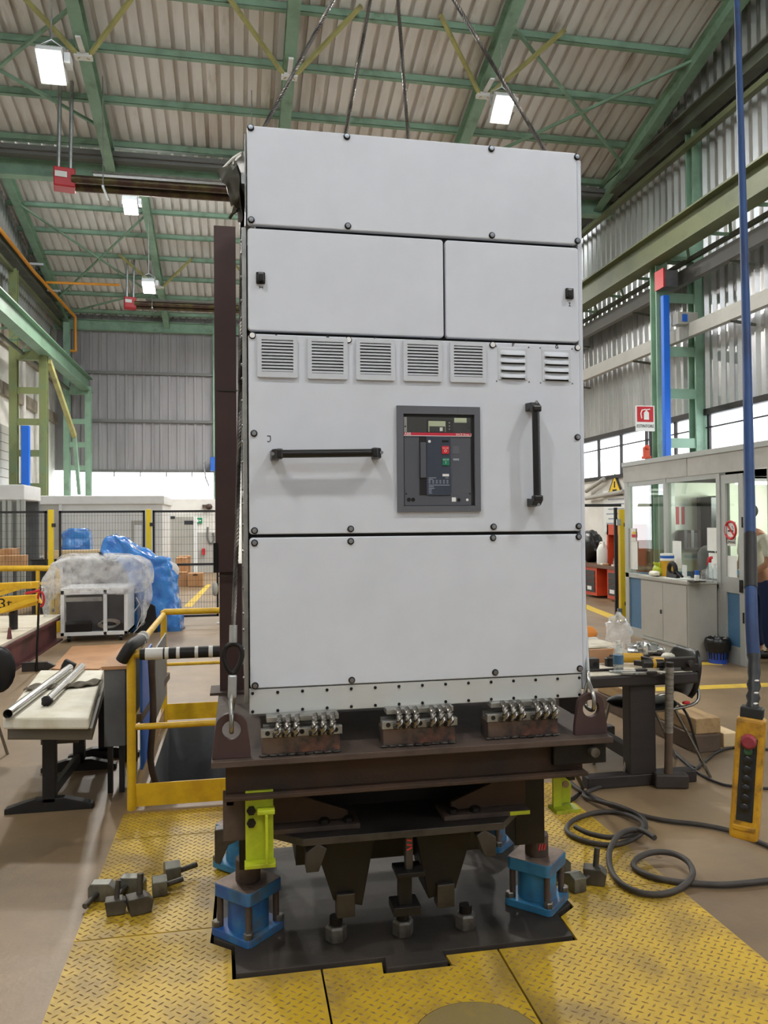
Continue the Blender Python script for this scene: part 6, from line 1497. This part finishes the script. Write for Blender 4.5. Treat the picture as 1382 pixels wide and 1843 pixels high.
for (a, e, r_) in (((1055,884),(1087,862),.05),((1055,897),(1122,885),.05)):
    b = B(); b.cyl(at(*a,x=8.35), at(*e,x=8.35), r_, 10); tag(b.build('wall_pipe', 'locker_grey', smooth=50), ('upper' if r_ and a[1] < 890 else 'lower')+' grey pipe on the right wall below the windows', 'pipe')

# orange workbench with upright cabinet, at the right wall
bx0, bx1 = 7.5, 8.4
y0 = at(1112,1070,x=bx0).y; y1 = at(1050,1070,x=bx0).y+1.3; TZ2 = at(1085,1018,x=bx0).z
ob_ = thing('orange_workbench', 'orange steel workbench with black drawer pedestals by the right wall', 'workbench', ((bx0+bx1)/2,(y0+y1)/2,0))
b = B(); b.box(bx0-.03,bx1,y0-.1,y1,TZ2-.06,TZ2); b.build('bench_top', 'bench_top', ob_)
def ped(pa, pb_):
    a = at(pa,1060,x=bx0).y; c = at(pb_,1060,x=bx0).y; b = B(); b.box(bx0,bx1-.1,min(a,c),max(a,c),.05,TZ2-.06); pd_ = b.build('pedestal', 'orange_bench', ob_)
    w = max(a,c)-min(a,c)
    for k in range(4): b = B(); b.box(bx0-.012,bx0,min(a,c)+.12*w,max(a,c)-.12*w,.12+k*(TZ2-.24)/4,.12+(k+.92)*(TZ2-.24)/4); b.build('drawer', 'chair_black', pd_)
    b = B(); b.box(bx0-.016,bx0-.012,(a+c)/2-.1,(a+c)/2+.1,.16,.24); b.build('drawer_label', 'paper', pd_)
ped(1093,1112); ped(1050,1074)
b = B(); b.box(bx0+.3,bx1-.1,at(1093,1060,x=bx0).y,at(1074,1060,x=bx0).y,.05,.45); b.build('back_panel', 'orange_bench', ob_)
ya = at(1113,960,x=7.8).y; yb = at(1092,960,x=7.8).y; zt_ = at(1100,944,x=7.8).z
b = B(); b.box(7.8,8.4,yb-.06,yb,TZ2,zt_); b.box(7.8,8.4,ya,yb,zt_-.22,zt_); b.box(8.3,8.4,ya,yb,TZ2,zt_); b.box(7.8,8.4,ya-.06,ya,TZ2,zt_); b.build('tool_cabinet', 'orange_bench', ob_)
b = B(); b.box(8.28,8.3,ya,yb-.06,TZ2,zt_-.22); b.build('cabinet_back', 'unit_dark', ob_)
p = Vector((7.75,at(1085,1010,x=7.75).y,TZ2)); t = thing('canister', 'white plastic canister on the orange bench', 'canister', p)
b = B(); b.lathe([(.12,0),(.13,.03),(.13,.3),(.09,.4),(.04,.44),(.04,.48)], p, 18); b.build('body', 'plastic_white', t, smooth=50); b = B(); b.tube(smooth_path([p+Vector((-.03,-.1,.36)), p+Vector((-.03,-.06,.46)), p+Vector((-.03,.06,.46)), p+Vector((-.03,.1,.36))], 4), .018, 8); b.build('grip', 'plastic_white', t, smooth=60)
p = Vector((7.8,at(1062,1000,x=7.8).y,TZ2)); b = B(); b.sph(p+Vector((.1,.2,.36)), .25,.42,.36,18,12, lambda d: 1+.08*math.sin(d.y*9+d.z*11)); tag(b.build('black_sack', 'bag_black', smooth=60), 'black sack on the left end of the orange bench', 'sack')
p = Vector((7.7,at(1108,1010,x=7.7).y,TZ2)); t = thing('small_bottle', 'small clear pump bottle beside the tool cabinet', 'bottle', p); b = B(); b.lathe([(.05,0),(.05,.14),(.02,.18)], p, 14); b.build('flask', 'bottle_clear', t, smooth=40); b = B(); b.lathe([(.02,.18),(.015,.26)], p, 10); b.build('pump', 'box_grey', t)
p = Vector((7.65,at(1080,1060,x=7.65).y,.45)); b = B(); b.lathe([(.1,-.0),(.11,.12),(.06,.2),(.04,.24)], p, 16); tag(b.build('red_jug', 'btn_red', smooth=50), 'small red jug in the open bay of the orange bench', 'jug')
for k, px in enumerate((1077,1083,1099,1105)):
    p = Vector((bx0+.1,at(px,1018,x=bx0).y,TZ2)); b = B(); b.cbox(p+Vector((0,0,.02)), .08,.14,.04, Matrix.Rotation(k*.7,3,'Z')); tag(b.build('small_part', ('foam_white','brown_board','foam_white','heater_red')[k], bevel=.01), ('pale rag at the canister foot','brown offcut on the bench front edge','pale offcut near the pump bottle','red brown offcut at the right end of the bench')[k], 'offcut')

# ================================================================ RIGHT TABLE
TY = 4.44; tz = .70
tt = thing('work_table', 'dark pedestal work table cluttered with tools, right of the cabinet', 'table', (2.5,5.0,0))
tx0 = 1.95; tx1 = at(1257,1215,y=TY).x
b = B(); b.box(tx0,tx1,TY,5.72,tz-.075,tz-.004); b.build('table_frame', 'table_wood', tt, bevel=.012)
b = B(); b.box(tx0+.02,tx1-.03,TY+.02,5.70,tz-.006,tz); b.build('table_top', 'table_white', tt)
fx0 = at(1062,1415,y=TY).x; px0 = at(1138,1300,y=TY).x; px1 = at(1185,1300,y=TY).x
for yy in (TY+.03,5.55):
    b = B(); b.box(fx0,tx1,yy,yy+.09,.0,.075); b.build('foot', 'table_wood', tt, bevel=.008)
    b = B(); b.box(px0,px1,yy,yy+.1,.07,tz-.075); b.build('pedestal', 'table_wood', tt, bevel=.008)
b = B(); b.box((px0+px1)/2-.03,(px0+px1)/2+.03,TY+.1,5.55,.12,.2); b.build('stretcher', 'table_wood', tt)
b = B(); b.box(tx1-.14,tx1-.04,TY+.05,TY+.15,tz,tz+.004); b.build('corner_plate', 'steel_edge', tt)
def tp_(px, py): return at(px, py, z=tz)
p = tp_(1113,1212); t = thing('water_bottle', 'clear plastic water bottle with blue label on the tool table', 'bottle', p)
b = B(); b.lathe([(.028,0),(.031,.01),(.031,.055),(.029,.06),(.031,.066),(.031,.12),(.028,.135),(.013,.17),(.012,.185)], p, 20); b.build('flask', 'bottle_clear', t, smooth=40)
b = B(); b.lathe([(.0315,.06),(.0315,.115)], p, 20); b.build('label', 'panel_blue', t, smooth=40); b = B(); b.lathe([(.0145,.184),(.0145,.203)], p, 14); b.build('cap', 'plastic_white', t)
b = B(); b.lathe([(.0317,.02),(.0317,.05)], p, 10); b.build('liquid_tint', 'pend_red', t) if False else None
p = tp_(1066,1205); t = thing('drilled_block', 'drilled steel block on the table beside the cabinet', 'steel block', p); b = B(); b.cbox(p+Vector((.01,.02,.035)), .07,.06,.07); b.build('block', 'steel_edge', t, bevel=.004); b = B(); b.lathe([(.015,0),(.015,.002)], p+Vector((.015,-.011,.035)), 14, (0,-1,0)); b.build('bore', 'black_pit', t)
p = tp_(1092,1196); b = B(); b.cbox(p+Vector((.0,.08,.045)), .19,.03,.09); tag(b.build('wood_offcut', 'brown_board', bevel=.003), 'reddish wood offcut standing behind the water bottle', 'wood offcut')
p = tp_(1075,1172); b = B(); b.cbox(p+Vector((-.02,.1,.04)), .34,.3,.012, Matrix.Rotation(.12,3,'Z')); tag(b.build('white_board', 'table_white'), 'pale board at the back of the tool table', 'board')
p = tp_(1070,1160); t = thing('orange_case', 'orange plastic case behind the pale board', 'case', p); b = B(); b.sph(p+Vector((.0,.2,.06)), .12,.07,.06,16,8, lambda d: 1.0); b.build('shell', 'orange_plastic', t, smooth=60); b = B(); b.cbox(p+Vector((-.03,.12,.03)), .2,.06,.012); b.build('sheet_edge', 'paper', t)
p = tp_(1130,1170); b = B()
b.sph(p+Vector((-.01,.12,.12)), .10,.07,.13,20,14, lambda d: 1+.12*math.sin(d.x*9+d.z*8)+.06*math.sin(d.y*17+d.z*5)); tag(b.build('plastic_bag', 'film_clear', smooth=70), 'crumpled clear plastic bag standing on the table', 'plastic bag')
p = tp_(1165,1178); b = B(); b.sph(p+Vector((0,.04,.03)), .13,.11,.05,24,12, lambda d: 1+.22*math.sin(d.x*13+d.y*9)*math.sin(d.y*15+2)); tag(b.build('foil_heap', 'tube_steel', smooth=30), 'crumpled silver foil heap on the tool table', 'foil')
# cordless drill
p = tp_(1140,1196); t = thing('cordless_drill', 'yellow and black cordless drill lying on the table', 'drill', p)
b = B(); b.cyl(p+Vector((-.09,.02,.045)), p+Vector((.06,.0,.04)), .032, 16); b.build('motor_housing', 'tool_yellow', t, smooth=40)
b = B(); b.cyl(p+Vector((-.15,.03,.045)), p+Vector((-.09,.02,.045)), .022, 12, .028); b.build('chuck', 'tool_dark', t, smooth=40)
b = B(); b.bar(p+Vector((.04,0,.04)), p+Vector((.1,-.09,.03)), .035, .04); b.build('grip', 'tool_dark', t, bevel=.008)
b = B(); b.cbox(p+Vector((.12,-.11,.03)), .07,.06,.05, Matrix.Rotation(-.6,3,'Z')); b.build('battery', 'tool_yellow', t, bevel=.006)
p = tp_(1172,1204); t = thing('second_drill', 'dark drill with yellow trim at the front of the tool heap', 'drill', p)
b = B(); b.cyl(p+Vector((-.06,0,.035)), p+Vector((.07,-.02,.035)), .027, 14); b.build('motor_housing', 'tool_dark', t, smooth=40); b = B(); b.cyl(p+Vector((.0,-.01,.035)), p+Vector((.02,-.013,.035)), .0285, 14); b.build('trim_ring', 'tool_yellow', t, smooth=40); b = B(); b.bar(p+Vector((-.04,0,.035)), p+Vector((-.07,.08,.03)), .03, .035); b.build('grip', 'tool_dark', t, bevel=.006)
for nm, q, ln, an, mt, lb_ in (('flat_spanner',(1130,1210),.24,-.12,'tube_steel','flat bright spanner lying in front of the drill'),('long_file',(1090,1208),.22,-.1,'tool_dark','dark long file lying by the water bottle'),('red_handled_tool',(1190,1190),.12,.5,'pend_red','tool with red handle at the right of the heap'),('steel_rule',(1150,1214),.22,-.2,'bar_alu','steel rule at the front edge of the table'),('black_pliers',(1192,1204),.12,.9,'tool_dark','black pliers at the right front of the tool heap'),('screwdriver',(1150,1184),.16,.2,'tool_dark','dark screwdriver behind the yellow drill'),('socket_wrench',(1178,1190),.14,-.5,'chrome','chrome socket wrench on top of the heap')):
    p = tp_(*q); d = Vector((math.cos(an),math.sin(an),0)); t = thing(nm, lb_, 'tool', p, 'hand tools on the work table')
    b = B(); b.bar(p-d*ln/2+Vector((0,0,.008)), p+d*ln*.2+Vector((0,0,.009)), .022, .014); b.build('shaft', mt, t, bevel=.003)
    b = B(); b.bar(p+d*ln*.2+Vector((0,0,.01)), p+d*ln/2+Vector((0,0,.011)), .032, .018); b.build('head', 'tool_dark' if mt != 'tool_dark' else 'steel_edge', t, bevel=.004)
p = tp_(1102,1200); b = B(); b.lathe([(.035,0),(.035,.05),(.03,.055)], p+Vector((0,.03,0)), 16); tag(b.build('black_cup', 'black_plastic', smooth=40), 'black round pot left of the water bottle', 'pot')
p = tp_(1226,1207); t = thing('clamp_jaw', 'black steel bar clamp with bolt resting on the table corner', 'clamp', p)
b = B(); b.cbox(p+Vector((-.01,.0,.055)), .19,.05,.06); b.build('jaw_bar', 'tool_dark', t, bevel=.006); b = B(); b.lathe([(.022,0),(.022,.03)], p+Vector((.04,-.025,.05)), 6, (0,-1,0)); b.build('bolt', 'steel_edge', t); b = B(); b.cbox(p+Vector((.06,.0,.02)), .1,.05,.04); b.build('packing', 'tool_dark', t, bevel=.004)
# sledgehammer leaning on the table
hb = at(1209,1420,z=0); hp = at(1205,1200,y=TY-.05)
t = thing('sledgehammer', 'sledgehammer standing head down against the table, taped handle', 'hammer', hb)
b = B(); q = Matrix.Rotation(-.25,3,'Z'); b.cbox(hb+Vector((.01,.03,.045)), .2,.08,.085, q); b.build('head', 'hammer_steel', t, bevel=.01)
h0 = hb+Vector((-.005,.03,.07)); b = B(); b.tube([h0, h0.lerp(hp,.3), h0.lerp(hp,.55)], lambda u: .026-.002*u, 12); b.build('shaft', 'timber_dark', t, smooth=50)
b = B(); b.tube([h0.lerp(hp,.4+.6*k/24) for k in range(25)], lambda u: .0255+.0013*math.sin(u*60), 12); b.build('tape_grip', 'tape_grey', t, smooth=60)
b = B(); b.cyl(h0.lerp(hp,.995), h0.lerp(hp,1.04), .025, 12); b.build('end_cap', 'tool_dark', t)
# black cantilever chair tucked at the table's right side
sc3 = at(1150,1265,z=.45); CXc, CYc = sc3.x+.02, sc3.y
c2 = thing('stacking_chair', 'black moulded chair with tubular legs tucked under the tool table', 'chair', (CXc,CYc,0))
b = B(); b.sph((CXc,CYc,.455), .23,.21,.035,22,8, lambda d: 1/max(1,(abs(d.x)**3+abs(d.y)**3)**(1/3)+.02)); b.build('seat', 'chair_black', c2, smooth=60)
br = at(1236,1207,y=CYc); bxx = br.x
b = B(); b.grid(lambda u,v: (bxx+.05*(v-.5)+.03*math.sin(math.pi*u)-.03, CYc+(u-.5)*.36*(1-.35*abs(2*v-1)**3), br.z+(v-.5)*.30), 14, 10); b.build('backrest', 'chair_black', c2, smooth=70, solid=.03)
for s in (-1,1):
    b = B(); b.tube(smooth_path([(bxx-.02,CYc+s*.10,br.z-.06),(bxx+.0,CYc+s*.12,.56),(bxx-.03,CYc+s*.15,.47),(CXc+.1,CYc+s*.17,.44),(CXc-.12,CYc+s*.17,.44)], 4), .011, 8); b.build('back_tube', 'chrome', c2, smooth=60)
    b = B(); b.cyl((CXc-.14,CYc+s*.16,.44),(CXc-.25,CYc+s*.2,0), .011, 8); b.build('leg', 'chrome', c2, smooth=50)
    b = B(); b.cyl((CXc+.14,CYc+s*.16,.44),(CXc+.36,CYc+s*.2,0), .011, 8); b.build('leg', 'chrome', c2, smooth=50)
p = Vector((bxx-.12,CYc-.18,.48)); b = B(); b.sph(p, .03,.015,.012,8,5); tag(b.build('red_tag', 'sign_red', smooth=60), 'small red tag on the chair seat edge', 'tag')
# timber beams on the floor behind the table
ta = at(1252,1356,z=.0); tb_ = at(1070,1268,z=0); dv = (tb_-ta).normalized(); nr = Vector((-dv.y,dv.x,0))
if nr.y < 0: nr = -nr
for k, (off, z0_, h_, mt, lb_) in enumerate(((.10,0,.12,'timber_dark','dark lower timber beam on the floor behind the work table'),(.13,.12,.11,'timber','upper timber beam with pale sawn top behind the work table'),(.34,0,.10,'pallet_wood','pale timber plank on the floor behind the stacked beams'))):
    b = B(); b.bar(ta+nr*off+dv*(.0+.04*k)+Vector((0,0,z0_+h_/2)), tb_+nr*off+Vector((0,0,z0_+h_/2)), .2 if k < 2 else .12, h_); tag(b.build('timber_beam', mt, bevel=.006), lb_, 'timber beam', 'timber beams')
p = ta.lerp(tb_,.55)+nr*.13+Vector((0,0,.23)); b = B(); b.bar(p-dv*.4, p+dv*.5+Vector((0,0,0)), .1, .016); tag(b.build('white_batten', 'table_white'), 'white batten lying on the upper timber beam', 'batten')

# more small tools in the heap
def small(nm, q, mat, lb_, fn):
    p = tp_(*q); t = thing(nm, lb_, 'tool', p, 'small items on the work table'); fn(t, p, mat)
def f_tape(t, p, m_):
    b = B(); b.lathe([(.032,0),(.034,.01),(.034,.03),(.028,.036)], p, 16); b.build('case', m_, t, smooth=40); b = B(); b.box(p.x+.03,p.x+.07,p.y-.008,p.y+.008,p.z+.004,p.z+.006); b.build('blade', 'bar_alu', t)
def f_plier(t, p, m_):
    for s in (-1,1):
        b = B(); b.tube([p+Vector((-.06,s*.028,.012)), p+Vector((-.02,s*.02,.012)), p+Vector((.02,-s*.004,.012))], .008, 8); b.build('grip', m_, t, smooth=60)
        b = B(); b.bar(p+Vector((.02,-s*.005,.012)), p+Vector((.065,-s*.004,.012)), .009, .014); b.build('jaw', 'steel_edge', t)
def f_glove(t, p, m_):
    b = B(); b.sph(p+Vector((0,0,.02)), .06,.045,.022,14,8, lambda d: 1+.12*math.sin(d.x*8+d.y*11)); b.build('palm', m_, t, smooth=60)
    for k in range(4): b = B(); b.tube([p+Vector((.04,-.03+k*.02,.02)), p+Vector((.075,-.034+k*.023,.018)), p+Vector((.09,-.034+k*.023,.01))], .0095, 8); b.build('finger', m_, t, smooth=60)
def f_reel(t, p, m_):
    b = B(); b.tube([p+Vector((.038*math.cos(a),.03*math.sin(a),.014)) for a in [2*math.pi*k/16 for k in range(16)]], .013, 8, True); b.build('roll', m_, t, smooth=60)
    b = B(); b.lathe([(.026,.004),(.026,.02)], p, 14); b.build('core', 'cardboard', t)
def f_spanner(t, p, m_):
    b = B(); b.bar(p+Vector((-.07,.01,.005)), p+Vector((.06,-.01,.005)), .014, .008); b.build('shank', m_, t)
    for q_, r_ in ((-.08,.016),(.07,.014)):
        b = B(); b.tube([p+Vector((q_+r_*math.cos(a),-q_*.14+r_*math.sin(a),.006)) for a in [2*math.pi*k/12 for k in range(12)]], .005, 6, True); b.build('ring_end', m_, t, smooth=60)
small('tape_measure', (1128,1186), 'tool_yellow', 'yellow tape measure behind the drill chuck', f_tape)
small('pliers', (1200,1200), 'pend_red', 'pliers with red grips at the right end of the heap', f_plier)
small('cutters', (1160,1196), 'tool_dark', 'black handled cutters in the middle of the tool heap', f_plier)
small('work_glove', (1150,1176), 'rag', 'grey work glove lying behind the tools', f_glove)
small('tape_roll', (1186,1180), 'tool_dark', 'roll of black tape at the back right of the heap', f_reel)
small('ring_spanner', (1168,1214), 'chrome', 'bright ring spanner at the table front edge', f_spanner)
small('ring_spanner', (1120,1180), 'tube_steel', 'ring spanner under the plastic bag', f_spanner)
small('cloth_glove', (1204,1186), 'foam_white', 'pale work glove at the far right of the heap', f_glove)
